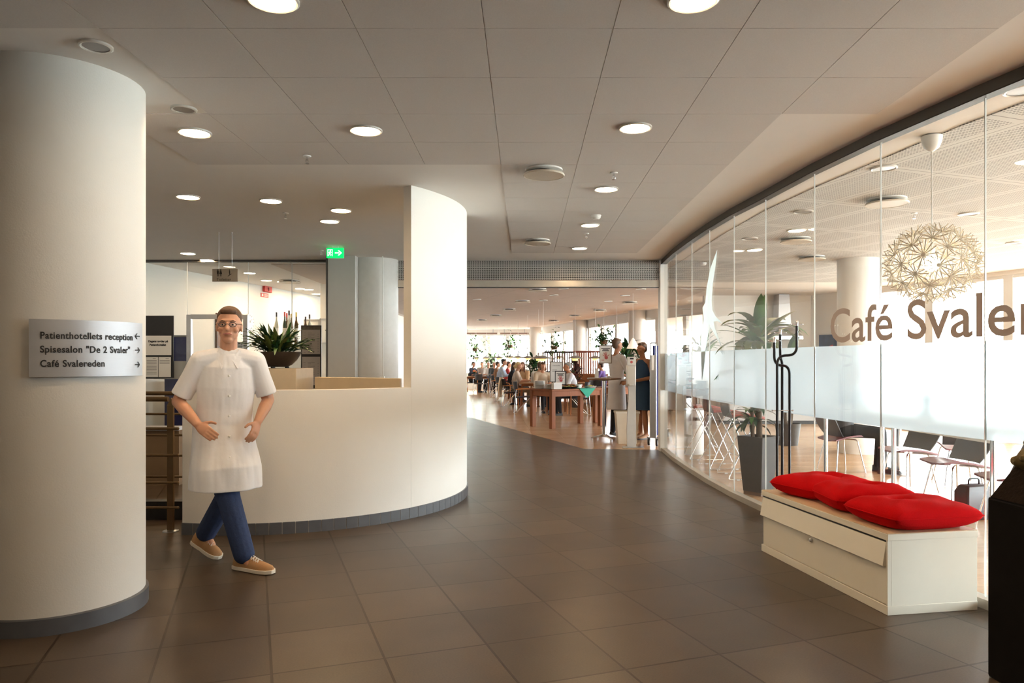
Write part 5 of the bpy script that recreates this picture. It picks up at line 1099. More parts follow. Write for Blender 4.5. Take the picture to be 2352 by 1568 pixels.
dup(ch, (4.02, 6.02, 0), math.radians(-88), 'maroon padded shell chair by the right end of the white table, next to the planter')
dup(ch, (4.02, 9.35, 0), math.radians(100), 'dark backed shell chair at the left end, behind the first leg of the white table')
dup(ch, (4.95, 8.4, 0), math.radians(170), 'dark shell chair beside the round cafe table, half hidden by the maroon chairs')
t = thing('cafe_table', 'round cafe table on a disc foot beyond the maroon chairs', 'table', (4.68, 9.2, 0))
m = MB(); m.lathe([(0, 0.72), (0.4, 0.72), (0.405, 0.735), (0.4, 0.75), (0, 0.75)], 40); m.build('tabletop', white_lam, t)
m = MB(); m.lathe([(0, 0.02), (0.03, 0.02), (0.03, 0.72), (0, 0.72)], 16); m.build('column_leg', chrome, t); m = MB(); m.lathe([(0, 0), (0.24, 0), (0.24, 0.008), (0.05, 0.025), (0, 0.03)], 36); m.build('foot', steel, t)
figure('person', 'seated person behind the frosted band, dark legs seen under the white table', (4.12, 9.42, 0), math.radians(65), sit(0.12, armsz=0.80), hair=('short', (0.06, 0.04, 0.03)), top=(0.10, 0.10, 0.11), bottom=(0.022, 0.022, 0.026), vox=0.014)
t = thing('school_bag', 'black bag standing on the cafe floor under the right end of the white table', 'bag', (3.98, 6.52, 0), 0.3)
m = MB(); m.loft([[(-w, -d, z), (w, -d, z), (w, d, z), (-w, d, z)] for w, d, z in ((0.13, 0.06, 0), (0.15, 0.075, 0.05), (0.15, 0.075, 0.25), (0.12, 0.05, 0.31))]); m.build('body', black_plastic, t, bevel=0.015)
m = MB(); m.tube(fillet([(-0.06, 0, 0.30), (-0.06, 0, 0.36), (0.06, 0, 0.36), (0.06, 0, 0.30)], 0.03), 0.008, 8); m.build('handle', black_plastic, t)
# ---- bar, painting, shelves behind the glass
t = thing('bar_counter', 'long pale serving bar along the beige wall behind the dracaena', 'counter', (5.5, 16.6, 0))
m = MB(); m.span((-1.1, -0.3, 0.08), (1.25, 0.3, 1.02)); m.build('front', pbr('bar_front', (0.40, 0.38, 0.36), 0.5), t, bevel=0.004); m = MB(); m.span((-1.15, -0.36, 1.02), (1.3, 0.34, 1.07)); m.build('worktop', steel, t, bevel=0.004)
m = MB(); m.span((-1.05, -0.25, 0), (1.2, 0.25, 0.08)); m.build('plinth', black_plastic, t)
for i, (x, kd, cp, lb) in enumerate([(4.99, 1, 1, 'squat amber bottle at the left end of the cafe bar'), (5.09, 0, 1, 'green bottle second along the cafe bar'), (5.2, 1, 0, 'amber bottle with red cap on the cafe bar')]):
    t = thing('bar_bottle', lb, 'bottle', (x, 16.5, 1.071)); h = 0.62
    m = MB(); m.lathe([(0, 0), (0.045, 0), (0.046, 0.3), (0.03, 0.38), (0.016, 0.44), (0.016, 0.58), (0, 0.585)], 16); m.build('glass_body', botcols[kd], t); m = MB(); m.lathe([(0, 0.55), (0.018, 0.55), (0.018, 0.61), (0, 0.61)], 12); m.build('cap', capc[cp], t)
t = thing('copper_pan', 'shiny copper warming pan on the cafe bar behind the dracaena', 'pan', (5.15, 16.36, 1.071))
m = MB(); m.lathe([(0, 0), (0.2, 0), (0.27, 0.10), (0.28, 0.10), (0.26, 0.14), (0.12, 0.2), (0, 0.21)], 30); m.build('body', pbr('copper', (0.75, 0.22, 0.05), 0.2, 0.9), t); m = MB(); m.lathe([(0, 0.21), (0.02, 0.215), (0.03, 0.25), (0, 0.26)], 12); m.build('knob', black_plastic, t)
t = thing('extractor_hood', 'grey metal box above the bar right of the dracaena', 'hood', (6.05, 17.2, 1.9))
m = MB(); m.loft([[(-0.35, -0.3, 0), (0.35, -0.3, 0), (0.35, 0.3, 0), (-0.35, 0.3, 0)], [(-0.35, -0.3, 0.08), (0.35, -0.3, 0.08), (0.35, 0.3, 0.08), (-0.35, 0.3, 0.08)], [(-0.15, -0.1, 0.3), (0.15, -0.1, 0.3), (0.15, 0.3, 0.3), (-0.15, 0.3, 0.3)], [(-0.12, -0.05, 1.06), (0.12, -0.05, 1.06), (0.12, 0.3, 1.06), (-0.12, 0.3, 1.06)]]); m.build('canopy', steel, t, smooth=False); m = MB(); m.span((-0.3, -0.25, -0.012), (0.3, 0.25, -0.001)); m.build('filter', grey_paint, t)
A5, B5 = Vector((*FAC[5], 0)), Vector((*FAC[6], 0)); fd = (B5-A5).normalized(); fo = Vector((-fd.y, fd.x, 0)); pc = A5+fd*0.98-fo*0.03
t = thing('painting', 'dark blue and red abstract painting seen behind the lettering', 'painting', (pc.x, pc.y, 1.62), math.atan2(fd.y, fd.x))
m = MB(); m.box((0, 0, 0), (1.3, 0.03, 0.78)); m.build('canvas', pbr('blue_oil_paint', (0.025, 0.05, 0.13), 0.5, var=0.7, scale=9), t); m = MB(); m.prism([(-0.62, -0.36), (-0.1, -0.36), (-0.02, -0.1), (-0.2, 0.16), (-0.4, 0.1), (-0.6, -0.02)], 0.016, 0.018); m.v = [(p[0], -p[2], p[1]) for p in m.v]; m.build('red_shape', pbr('red_oil_paint', (0.42, 0.04, 0.07), 0.5, var=0.5, scale=9), t)
# ---- trees outside the windows
def tree(x, y, h, r, label, seed, col):
    t = thing('tree', label, 'tree', (x, y, -0.5)); m = MB(); m.tube([(0, 0, 0), (0.1, 0, h*0.4), (0, 0.1, h*0.75)], [0.16, 0.12, 0.06], 10)
    rnd = random.Random(seed)
    for q in range(7):
        a = rnd.uniform(0, 6.3); m.tube([(0.05, 0, h*(0.35+q*0.05)), (0.5*r*math.cos(a), 0.5*r*math.sin(a), h*(0.5+q*0.05))], [0.05, 0.02], 6)
    m.build('trunk', bark, t); m = MB()
    for q in range(900):
        v = Vector((rnd.gauss(0, 1), rnd.gauss(0, 1), rnd.gauss(0, 1))).normalized()*rnd.uniform(0.4, 1)**0.5
        leaf(m, (v.x*r, v.y*r, h*0.62+v.z*r*0.9), rnd.uniform(0, 6.3), 0.34, 0.2, rnd.uniform(-.8, .8), 0.5, 3, 0.1)
    m.build('crown', pbr('tree_leaf_%d' % col, ((0.25, 0.42, 0.16), (0.34, 0.46, 0.40))[col], 0.5, var=0.3, scale=2), t)
tree(15.4, 19.2, 4.6, 1.6, 'leafy tree outside the cafe windows, cut by the right edge of the photo', 1, 1)
tree(-2.2, 44.0, 5.5, 2.2, 'tree outside the far blinds of the dining room', 3, 0)
# ================================================================ the dining room
# ---- armchair and its copies
def armchair():
    t = thing('dining_armchair', 'armchair', 'chair', (0, 0, 0), 0, 'bentwood dining armchairs')
    m = MB(); m.loft([[(-0.22, y, z), (0.22, y, z), (0.225, y, z+0.035), (-0.225, y, z+0.035)] for y, z in ((-0.23, 0.425), (-0.1, 0.43), (0.1, 0.415), (0.2, 0.41))]); m.build('seat', pbr('dark_plum_seat', (0.045, 0.03, 0.035), 0.6), t, bevel=0.012)
    m = MB(); m.loft([[(0.225*math.sin(a), 0.245-0.06*(1-math.cos(a))*4+dy, z) for a in [-0.9+0.18*i for i in range(11)]]+[(0.225*math.sin(a), 0.262-0.06*(1-math.cos(a))*4+dy, z) for a in [0.9-0.18*i for i in range(11)]] for z, dy in ((0.58, 0), (0.70, 0.015), (0.85, 0.035))]); m.build('backrest', dark_shell, t)
    for s_ in (-1, 1):
        x = 0.265*s_
        m = MB(); q = fillet([(x, 0.22, 0.645), (x, -0.10, 0.66), (x, -0.255, 0.65), (x, -0.27, 0.0)], 0.13, 7); m.tube(q, [(0.013, 0.020)]*len(q), 12, lat=(0, 0, 1)); m.build('arm', arm_wood, t)
        m = MB(); m.tube(fillet([(x*0.92, 0.20, 0.66), (x*0.92, 0.27, 0.012), (x*0.92, 0.20, 0.012), (x*0.88, -0.16, 0.418)], 0.035, 5), 0.009, 10); m.build('leg', chrome, t)
    m = MB(); m.tube([(-0.24, 0.0, 0.41), (0.24, 0.0, 0.41)], 0.009, 8); m.tube([(-0.26, -0.235, 0.42), (0.26, -0.235, 0.42)], 0.008, 8); m.build('crossbar', chrome, t)
    return t
D90 = math.pi/2
ac = armchair(); ac.location = (-0.02, 19.8, 0); ac.rotation_euler = (0, 0, D90); ac['label'] = 'empty bentwood armchair beside the buffet table, nearest to us'
CH = [((-0.42, 22.6, 0), D90-0.1, 'bentwood armchair with a cream jacket over its back'), ((-0.72, 25.2, 0), D90-0.1, 'bentwood armchair of the dark haired woman in black'), ((-1.02, 28.2, 0), D90-0.1, 'bentwood armchair of the man in the light blue shirt'),
 ((-1.9, 31.6, 0), D90+1.2, 'bentwood armchair standing with its back to us left of the blue shirted man'), ((-2.35, 33.2, 0), D90+1.5, 'bentwood armchair farthest left in the dining room'), ((-1.25, 31.5, 0), D90, 'bentwood armchair behind the man in the light blue shirt'),
 ((0.62, 23.6, 0), -D90-0.1, 'bentwood armchair of the long haired woman in the patterned top'), ((0.52, 20.55, 0), math.pi*0.06, 'bentwood armchair of the woman with the brown bob'), ((0.58, 21.9, 0), math.pi*1.02, 'bentwood armchair of the man in white with his back turned'), 
 ((1.42, 19.2, 0), -D90+0.1, 'bentwood armchair of the grey haired person in profile'), ((1.95, 20.9, 0), -0.4, 'empty bentwood armchair with chrome legs seen under the buffet table'), ((2.75, 24.0, 0), -D90, 'bentwood armchair of the person in purple')]
for loc, rz, lb in CH: dup(ac, loc, rz, lb)
# ---- dining tables with pendant lamps
def dtable(loc, rz, l, w, label):
    t = thing('dining_table', label, 'table', loc, rz, 'dining tables')
    m = MB(); m.span((-l/2, -w/2, 0.705), (l/2, w/2, 0.735)); m.build('tabletop', pbr('table_wood', (0.45, 0.23, 0.10), 0.4, var=0.15, stretch=(1, 10, 1)), t, bevel=0.004)
    m = MB(); m.span((-l/2+0.06, -w/2+0.06, 0.64), (l/2-0.06, w/2-0.06, 0.704)); m.build('apron', teak, t)
    for x in (-1, 1):
        for y in (-1, 1): m = MB(); m.box((x*(l/2-0.06), y*(w/2-0.06), 0.32), (0.055, 0.055, 0.64)); m.build('leg', teak_v, t)
    return t
dtable((0.10, 22.9, 0), D90+0.1, 1.3, 0.62, 'dining table where the blonde woman reaches across'); dtable((-0.25, 26.2, 0), D90+0.1, 2.2, 0.62, 'dining table of the man in the light blue shirt'); dtable((0.92, 19.9, 0), 0.1, 0.62, 1.0, 'dining table between the bob haired woman and the grey haired person')
dtable((-1.75, 32.6, 0), 0.1, 1.9, 0.8, 'dining table with orange flowers far left'); dtable((1.75, 22.9, 0), D90, 0.9, 0.7, 'dining table in front of the slatted booth'); dtable((0.6, 28.5, 0), D90, 1.4, 0.8, 'dining table by the dark green plant')
for loc, w, l in (((-1.75, 32.6, 0.736), 0.7, 1.2),):
    m = MB(); m.span((-l/2, -w/2, 0), (l/2, w/2, 0.006)); m.loft([[(l/2-0.5, -w/2, 0.006), (l/2, -w/2, 0.006), (l/2, -w/2-0.06, 0.003), (l/2-0.5, -w/2-0.06, 0.003)], [(l/2-0.5, -w/2-0.06, -0.16), (l/2, -w/2-0.06, -0.16), (l/2, -w/2-0.062, -0.16), (l/2-0.5, -w/2-0.062, -0.16)]])
    o = m.build('table_runner', pbr('grey_blue_cloth', (0.09, 0.09, 0.14), 0.85), smooth=False); o.location = loc; tag(o, 'grey blue cloth hanging over the far left dining table', 'tablecloth')
def flowers(p, label, col=(0.75, 0.10, 0.03), s=1.0):
    t = thing('flower_vase', label, 'vase', p); m = MB(); m.lathe([(0, 0), (0.05*s, 0), (0.06*s, 0.06*s), (0.05*s, 0.12*s), (0.042*s, 0.12*s), (0, 0.02)], 16); m.build('pot', black_plastic, t)
    m = MB(); rnd = random.Random(int(p[0]*100)+5)
    for q in range(26): leaf(m, (0, 0, 0.11*s), rnd.uniform(0, 6.3), rnd.uniform(0.08, 0.16)*s, 0.05*s, rnd.uniform(0.3, 1.4), 0.9, 4)
    m.build('leaves', leaf_green, t); m = MB()
    for q in range(10): m.ell((rnd.uniform(-.07, .07)*s, rnd.uniform(-.07, .07)*s, (0.2+rnd.uniform(-.03, .06))*s), (0.03*s, 0.03*s, 0.022*s), 8, 5)
    m.build('blossoms', pbr('petal_%d' % int(col[0]*100+col[1]*10), col, 0.7, var=0.3, scale=30), t)
flowers((0.32, 23.2, 0.736), 'red flowers in a dark pot on the table of the blonde woman', (0.62, 0.05, 0.03)); flowers((0.80, 20.15, 0.736), 'red and pink flowers behind the stacked plates', (0.55, 0.05, 0.06)); flowers((-2.2, 32.5, 0.743), 'orange flowers on the far left table, the more leftward pot', (0.85, 0.25, 0.10)); flowers((-1.5, 32.4, 0.743), 'orange flowers on the far left table, closer to the blue shirted man', (0.8, 0.3, 0.05)); flowers((1.6, 22.9, 0.736), 'red flowers behind the grey haired person', (0.7, 0.06, 0.03))
shade_m = pbr('lamp_shade_white', (0.36, 0.32, 0.28), 0.45, var=0.03); glow = emit('lamp_inner_shade', (1.0, 0.72, 0.22), 1.6)
def pendant(p, label, r=0.235):
    t = thing('pendant_lamp', label, 'pendant lamp', p, 0, 'layered pendant lamps over the dining tables')
    m = MB(); m.lathe([(0.0, 0.085), (0.03, 0.083), (0.10, 0.062), (0.19, 0.028), (r, 0.0), (r-0.004, -0.003), (0.19, 0.022), (0.09, 0.055), (0.0, 0.07)], 36); m.build('top_shade', shade_m, t)
    m = MB(); m.lathe([(0.05, 0.05), (0.115, -0.01), (0.112, -0.012), (0.075, -0.012), (0.075, -0.06), (0.0, -0.062), (0.0, 0.05)], 28); m.build('lower_shade', glow, t)
    m = MB(); m.lathe([(0, 0.08), (0.032, 0.08), (0.032, 0.14), (0.02, 0.17), (0, 0.175)], 16); m.build('lamp_holder', steel, t)
    m = MB(); m.tube([(0, 0, 0.17), (0, 0, CEIL-0.009-p[2])], 0.004, 6); m.build('cord', white_plastic, t); return t
for x, y, Y, lb in [(1093.7, 823, 34.5, 'layered pendant lamp farthest left over the dining room'), (1116.7, 823, 34.0, 'layered pendant lamp second from the left over the dining room'), (1145, 822.5, 29.5, 'layered pendant lamp third from the left, over the blue shirted man'), (1172.6, 821, 33, 'layered pendant lamp fourth from the left, in front of the window sill'), (1190, 821.5, 28.5, 'layered pendant lamp fifth from the left, over the long haired woman in black'), (1212, 822.5, 25, 'layered pendant lamp sixth from the left, in front of the dark green plant'), (1237, 823, 22.2, 'layered pendant lamp overlapped by the one over the bob haired woman'), (1248, 823.5, 19.5, 'layered pendant lamp over the woman with the brown bob'), (1321, 823, 20.3, 'layered pendant lamp in front of the slatted booth, above the grey haired person'), (1367.5, 823, 21.8, 'layered pendant lamp just left of the hand print sign'), (1416.6, 824, 20.5, 'layered pendant lamp just right of the hand print sign'), (1285, 821, 31, 'layered pendant lamp seen through the dark slats of the booth')]:
    pendant(at(x, y, Y), lb)
p = at(1454, 800, 17.0); t = thing('cone_lamp', 'white cone shaped pendant lamp above the blue dressed woman', 'pendant lamp', p)
m = MB(); m.lathe([(0.15, 0), (0.03, 0.22), (0.0, 0.25), (0.0, 0.23), (0.145, 0)], 30); m.build('shade', emit('cone_shade', (1.0, 0.88, 0.74), 0.55), t); m = MB(); m.tube([(0, 0, 0.24), (0, 0, CEIL-0.009-p.z)], 0.004, 6); m.build('cord', white_plastic, t)
# ---- buffet
bu = Vector((0.82, 0.57, 0)).normalized(); brz = math.atan2(bu.y, bu.x); bn = Vector((-bu.y, bu.x, 0)); BA = Vector((0.56, 15.15, 0))
def buffet(A_, l, w, label):
    c = A_+bu*(l/2)+bn*(w/2); t = thing('buffet_table', label, 'table', c, brz)
    m = MB(); m.span((-l/2, -w/2, 0.775), (l/2, w/2, 0.815)); m.build('tabletop', teak, t, bevel=0.006); m = MB()
    for lo, hi in (((-l/2+0.05, -w/2+0.02, 0.665), (l/2-0.05, -w/2+0.045, 0.774)), ((-l/2+0.05, w/2-0.045, 0.665), (l/2-0.05, w/2-0.02, 0.774)), ((-l/2+0.02, -w/2+0.05, 0.665), (-l/2+0.045, w/2-0.05, 0.774)), ((l/2-0.045, -w/2+0.05, 0.665), (l/2-0.02, w/2-0.05, 0.774))): m.span(lo, hi)
    m.build('apron', teak, t)
    for x in (-1, 1):
        for y in (-1, 1): m = MB(); m.box((x*(l/2-0.055), y*(w/2-0.055), 0.387), (0.095, 0.095, 0.774)); m.build('leg', teak_v, t, bevel=0.004)
    return t
buffet(BA, 1.42, 0.8, 'reddish wooden buffet table nearest to us'); buffet(BA+bu*1.75, 1.5, 0.8, 'second reddish wooden buffet table behind the man in white')
def onb(s, v, z=0.816): q = BA+bu*s+bn*v; return (q.x, q.y, z)
def plates(p, n, r, label):
    t = thing('plate_stack', label, 'plate stack', p)
    for i in range(n): m = MB(); m.lathe([(0, 0.002), (r*0.62, 0.002), (r, 0.014), (r, 0.018), (r*0.6, 0.006), (0, 0.006)], 30); o = m.build('plate', white_plastic, t); o.location = (0, 0, i*0.0135)
plates(onb(0.06, 0.52), 12, 0.125, 'taller stack of white plates on the near buffet table'); plates(onb(0.18, 0.26), 7, 0.12, 'lower stack of white plates on the near buffet table')
t = thing('napkin_box', 'white napkin dispenser at the front edge of the near buffet table', 'napkin holder', onb(0.20, 0.10), brz-0.25)
m = MB(); m.box((0, 0, 0.065), (0.19, 0.13, 0.13)); m.build('case', white_plastic, t, bevel=0.006); m = MB(); m.box((0, 0, 0.132), (0.13, 0.08, 0.01)); m.build('napkins', paper, t)
t = thing('salt_mill', 'small steel shaker beside the card holder on the buffet', 'shaker', onb(0.42, 0.5)); m = MB(); m.lathe([(0, 0), (0.028, 0), (0.024, 0.07), (0.028, 0.09), (0.02, 0.12), (0, 0.125)], 16); m.build('body', steel, t); m = MB(); m.lathe([(0, 0.125), (0.012, 0.126), (0, 0.14)], 10); m.build('knob', chrome, t)
def card_stand(p, rz, w, h, pole, label, text=None, hand=True, framec=None):
    t = thing('sign_holder', label, 'sign', p, rz)
    m = MB(); m.lathe([(0, 0), (0.07, 0), (0.07, 0.006), (0.012, 0.012), (0, 0.012)], 24); m.build('foot', chrome, t); m = MB(); m.tube([(0, 0.006, 0.01), (0, 0.006, pole)], 0.006, 8); m.build('rod', chrome, t)
    m = MB(); zc = pole+h/2
    for s_ in (-1, 1): m.box((s_*(w/2+0.006), 0, zc), (0.016, 0.014, h+0.028)); m.box((0, 0, zc+s_*(h/2+0.006)), (w, 0.014, 0.016))
    m.build('frame', framec or pbr('taupe_frame', (0.22, 0.17, 0.14), 0.5), t); m = MB(); m.box((0, 0.0, zc), (w, 0.006, h)); pg = m.build('page', paper, t)
    m = MB()
    if text: frame_text(text, h*0.05, 0, zc+h*0.30, -0.0036, ink, pg)
    else:
        for i, ww in enumerate((0.78, 0.5, 0.6)): m.box((0, -0.0036, zc+h*(0.34-i*0.065)), (w*ww, 0.0008, h*0.042))
        m.build('heading', ink, pg, smooth=False); m = MB()
    if hand:
        m.prism([(w*0.16*math.cos(a)+w*0.06, h*0.10*math.sin(a)-h*0.20) for a in [q*0.524 for q in range(12)]], 0, 0.0008)
        for k, (a, l) in enumerate(((2.5, 0.24), (2.05, 0.33), (1.75, 0.36), (1.45, 0.33), (0.75, 0.22))):
            d = Vector((math.cos(a), math.sin(a), 0)); b = Vector((w*0.06, -h*0.18, 0))+d*w*0.13; e = b+d*w*l; q = Vector((-d.y, d.x, 0))*w*0.033; m.prism([b-q, e-q*0.8, e+d*w*0.03, e+q*0.8, b+q], 0, 0.0008)
        for i in range(2): m.prism([(-w*0.36, -h*(0.33+i*0.05)), (-w*0.12, -h*(0.33+i*0.05)), (-w*0.12, -h*(0.31+i*0.05)), (-w*0.36, -h*(0.31+i*0.05))], 0, 0.0008)
        up(m, 0, zc, -0.0034); m.build('hand_print', red_ink, pg, smooth=False)
    elif not m.f:
        for i in range(2): m.box((-w*0.15, -0.0036, zc+h*(0.1-0.08*i)), (w*0.4, 0.0008, h*0.02))
        m.build('print', ink_grey, pg, smooth=False)
    return t
card_stand(onb(0.44, 0.28), 0.0, 0.21, 0.27, 0.09, 'small hand print card in a holder on the near buffet table', framec=ink)
card_stand(onb(0.62, 0.66), 0.0, 0.26, 0.42, 0.14, 'tall framed menu card behind the small hand print card', text='Frokostbuffet', hand=False)
def food(m, n, r, z, cols, seed):
    rnd = random.Random(seed)
    for q in range(n):
        a, d = rnd.uniform(0, 6.3), r*math.sqrt(rnd.random()); m.ell((d*math.cos(a), d*math.sin(a), z+rnd.uniform(0, 0.03)*(1-d/r+0.3)), (rnd.uniform(.014, .028), rnd.uniform(.014, .028), rnd.uniform(.010, .02)), 8, 5, mi=rnd.randrange(cols))
food_m = [pbr('tomato', (0.62, 0.07, 0.02), 0.35), pbr('pepper_yellow', (0.75, 0.50, 0.05), 0.35), pbr('lettuce', (0.22, 0.36, 0.06), 0.5), pbr('cheese', (0.75, 0.62, 0.35), 0.5)]
def dish(name, p, label, r, h, mat, nfood, cols, seed, sc=1.0):
    t = thing(name, label, 'dish', p, brz); m = MB(); m.lathe([(0, 0), (r*0.75, 0), (r, h), (r*1.02, h), (r*0.98, h*0.98), (r*0.7, h*0.25), (0, h*0.22)], 32, sc=(1, sc)); m.build('dish_body', mat, t, ang=1.0)
    if nfood:
        m = MB(); food(m, nfood, r*0.82*min(1, sc), h*0.55, cols, seed); m.build('food', food_m[:cols], t); t.children[-1]['kind'] = 'stuff' if False else 'thing'
    return t
dish('salad_tray', onb(0.66, 0.22), 'black tray heaped with salad and red pepper on the near buffet table', 0.19, 0.045, black_plastic, 70, 4, 1, 0.8)
dish('white_bowl', onb(0.98, 0.34), 'white bowl behind the green cloth on the near buffet table', 0.085, 0.075, white_plastic, 10, 1, 2)
dish('cheese_platter', onb(1.24, 0.24), 'oval white platter of cheese at the right end of the near buffet table', 0.15, 0.04, white_plastic, 40, 4, 3, 0.7)
dish('fruit_dish', onb(1.0, 0.62), 'dark dish of red and yellow vegetables behind the white bowl', 0.16, 0.07, black_plastic, 60, 2, 4)
dish('herb_tray', onb(0.46, 0.14), 'dark tray of green leaves beside the napkin dispenser', 0.12, 0.03, black_plastic, 0, 4, 5)
m = MB(); rnd = random.Random(2); t = [o for o in bpy.data.objects if o.name.startswith('herb_tray')][0]
for q in range(40): leaf(m, (rnd.uniform(-.07, .07), rnd.uniform(-.07, .07), 0.015), rnd.uniform(0, 6.3), 0.06, 0.03, rnd.uniform(0.1, .9), 0.8, 4)
m.build('leaves', leaf_dark, t)
q0 = BA+bu*0.78; m = MB(); e = -bn*0.012
m.loft([[BA+bu*(0.72)+bn*0.34+Vector((0, 0, 0.8165)), BA+bu*1.16+bn*0.34+Vector((0, 0, 0.8165)), BA+bu*1.16+bn*0.34+Vector((0, 0, 0.819)), BA+bu*0.72+bn*0.34+Vector((0, 0, 0.819))], [BA+bu*(0.72)+e+Vector((0, 0, 0.8165)), BA+bu*1.16+e+Vector((0, 0, 0.8165)), BA+bu*1.16+e+Vector((0, 0, 0.819)), BA+bu*0.72+e+Vector((0, 0, 0.819))]])
m.loft([[BA+bu*0.72+e+Vector((0, 0, 0.8165)), BA+bu*1.16+e+Vector((0, 0, 0.8165)), BA+bu*1.16+e*1.3+Vector((0, 0, 0.8165)), BA+bu*0.72+e*1.3+Vector((0, 0, 0.8165))], [BA+bu*0.935+e+Vector((0, 0, 0.62)), BA+bu*0.945+e+Vector((0, 0, 0.62)), BA+bu*0.945+e*1.3+Vector((0, 0, 0.62)), BA+bu*0.935+e*1.3+Vector((0, 0, 0.62))]])
tag(m.build('green_cloth', pbr('green_cloth', (0.03, 0.30, 0.20), 0.8), smooth=False), 'green cloth whose corner hangs over the buffet table edge', 'cloth')
dish('glass_bowl', onb(2.1, 0.3), 'pale bowl on the second buffet table beside the arm of the man in white', 0.13, 0.08, white_plastic, 20, 3, 6)
# ---- standing table with sign and bottle
HT = Vector((1.42, 13.12, 0)); t = thing('standing_table', 'tall round standing table on a chrome column in the opening', 'table', HT)
m = MB(); m.lathe([(0, 1.075), (0.3, 1.075), (0.305, 1.085), (0.3, 1.10), (0, 1.10)], 48); m.build('tabletop', pbr('dark_veneer', (0.20, 0.10, 0.05), 0.35, var=0.15), t)
m = MB(); m.lathe([(0, 1.05), (0.02, 1.045), (0.09, 1.055), (0.24, 1.073), (0, 1.074)], 32); m.build('collar', black_plastic, t); m = MB(); m.lathe([(0, 0.06), (0.036, 0.06), (0.036, 1.05), (0, 1.05)], 20); m.build('column_leg', chrome, t)
for k in range(4):
    a = 0.4+k*D90; m = MB(); m.loft([[Vector((math.cos(a), math.sin(a), 0))*r+Vector((-math.sin(a), math.cos(a), 0))*w*q+Vector((0, 0, z)) for q, z in ((-1, z0), (1, z0), (1, z1), (-1, z1))] for r, w, z0, z1 in ((0.03, 0.03, 0.055, 0.10), (0.15, 0.025, 0.045, 0.075), (0.27, 0.017, 0.03, 0.045))]); m.lathe([(0, 0), (0.018, 0), (0.018, 0.03), (0, 0.032)], 10, (0.255*math.cos(a), 0.255*math.sin(a), 0)); m.build('foot', chrome, t)
card_stand((HT.x+0.02, HT.y-0.02, 1.101), 0.0, 0.20, 0.30, 0.27, 'framed hand print poster on a rod standing on the tall round table')
t = thing('sanitiser_bottle', 'white pump bottle on the tall round table', 'bottle', (HT.x-0.14, HT.y-0.05, 1.101)); m = MB(); m.lathe([(0, 0), (0.035, 0), (0.036, 0.11), (0.03, 0.14), (0.014, 0.15), (0.014, 0.165), (0, 0.166)], 20); m.build('body', white_plastic, t); m = MB(); m.tube([(0, 0, 0.16), (0, 0, 0.19), (-0.03, 0, 0.188)], 0.005, 8); m.lathe([(0, 0.16), (0.012, 0.16), (0.012, 0.172), (0, 0.174)], 12); m.build('pump', white_plastic, t)
t = thing('tissue', 'crumpled tissue on the tall round table', 'tissue', (HT.x+0.06, HT.y-0.12, 1.101)); m = MB()
rnd = random.Random(9)
for q in range(7): m.ell((rnd.uniform(-.03, .03), rnd.uniform(-.02, .02), 0.018+rnd.uniform(0, .015)), (0.022, 0.02, 0.016), 7, 5)
soft(m, 'paper', paper, t, 0.005, 1)
# ---- dispenser stand and bin
DS = Vector((1.73, 11.95, 0)); t = thing('sanitiser_stand', 'white curved hand sanitiser stand in the opening', 'dispenser', DS)
m = MB(); m.prism([(-0.16, -0.12), (0.19, -0.12), (0.22, 0.12), (-0.12, 0.12)], 0, 0.012); m.build('foot_plate', steel, t, bevel=0.003)
m = MB(); m.loft([[(-0.06-o_, -0.03, z), (0.075+o_*0.2, -0.03, z), (0.085+o_*0.2, 0.045, z), (-0.06-o_, 0.045, z)] for z, o_ in ((0.012, 0.005), (0.3, 0.01), (0.55, 0.0), (0.75, -0.015), (0.9, -0.02), (1.05, 0.0), (1.47, 0.0))]); m.build('stand', pbr('stand_white', (0.66, 0.64, 0.60), 0.35, 0.3), t, ang=0.9)
m = MB(); m.loft([[(-0.09, -0.04, z), (-0.085, -0.04-d, z), (0.055, -0.04-d, z), (0.06, -0.04, z)] for z, d in ((1.0, 0.06), (1.03, 0.09), (1.15, 0.095), (1.31, 0.08), (1.33, 0.05))]); dd_ = m.build('dispenser', white_plastic, t, bevel=0.008); m = MB(); m.box((-0.015, -0.13, 1.02), (0.07, 0.02, 0.03)); m.build('lever', white_paint, dd_, bevel=0.004)
m = MB(); m.box((0.005, -0.033, 1.40), (0.12, 0.004, 0.12)); pg = m.build('instruction_label', paper, t); m = MB(); m.box((0.005, -0.036, 1.44), (0.06, 0.002, 0.025)); m.build('print', ink, pg); m = MB(); m.ell((0.0, -0.036, 1.385), (0.022, 0.002, 0.022), 10, 6); m.build('hand_icon', red_ink, pg)
t = thing('paper_bin', 'cream square waste bin behind the hand sanitiser stand', 'waste bin', (1.74, 12.55, 0)); m = MB(); s_ = lambda w, z: [(-w, -w*0.75, z), (w, -w*0.75, z), (w, w*0.75, z), (-w, w*0.75, z)]
m.loft([s_(0.155, 0), s_(0.195, 0.52), s_(0.185, 0.52), s_(0.145, 0.02)]); m.build('body', pbr('cream_plastic', (0.70, 0.62, 0.50), 0.5), t, bevel=0.006); m = MB(); 
for a, b in (((-0.205, -0.156, 0.515), (0.205, -0.14, 0.55)), ((-0.205, 0.14, 0.515), (0.205, 0.156, 0.55)), ((-0.205, -0.14, 0.515), (-0.188, 0.14, 0.55)), ((0.188, -0.14, 0.515), (0.205, 0.14, 0.55))): m.span(a, b)
m.build('rim', pbr('cream_rim', (0.74, 0.68, 0.58), 0.5), t, bevel=0.003)
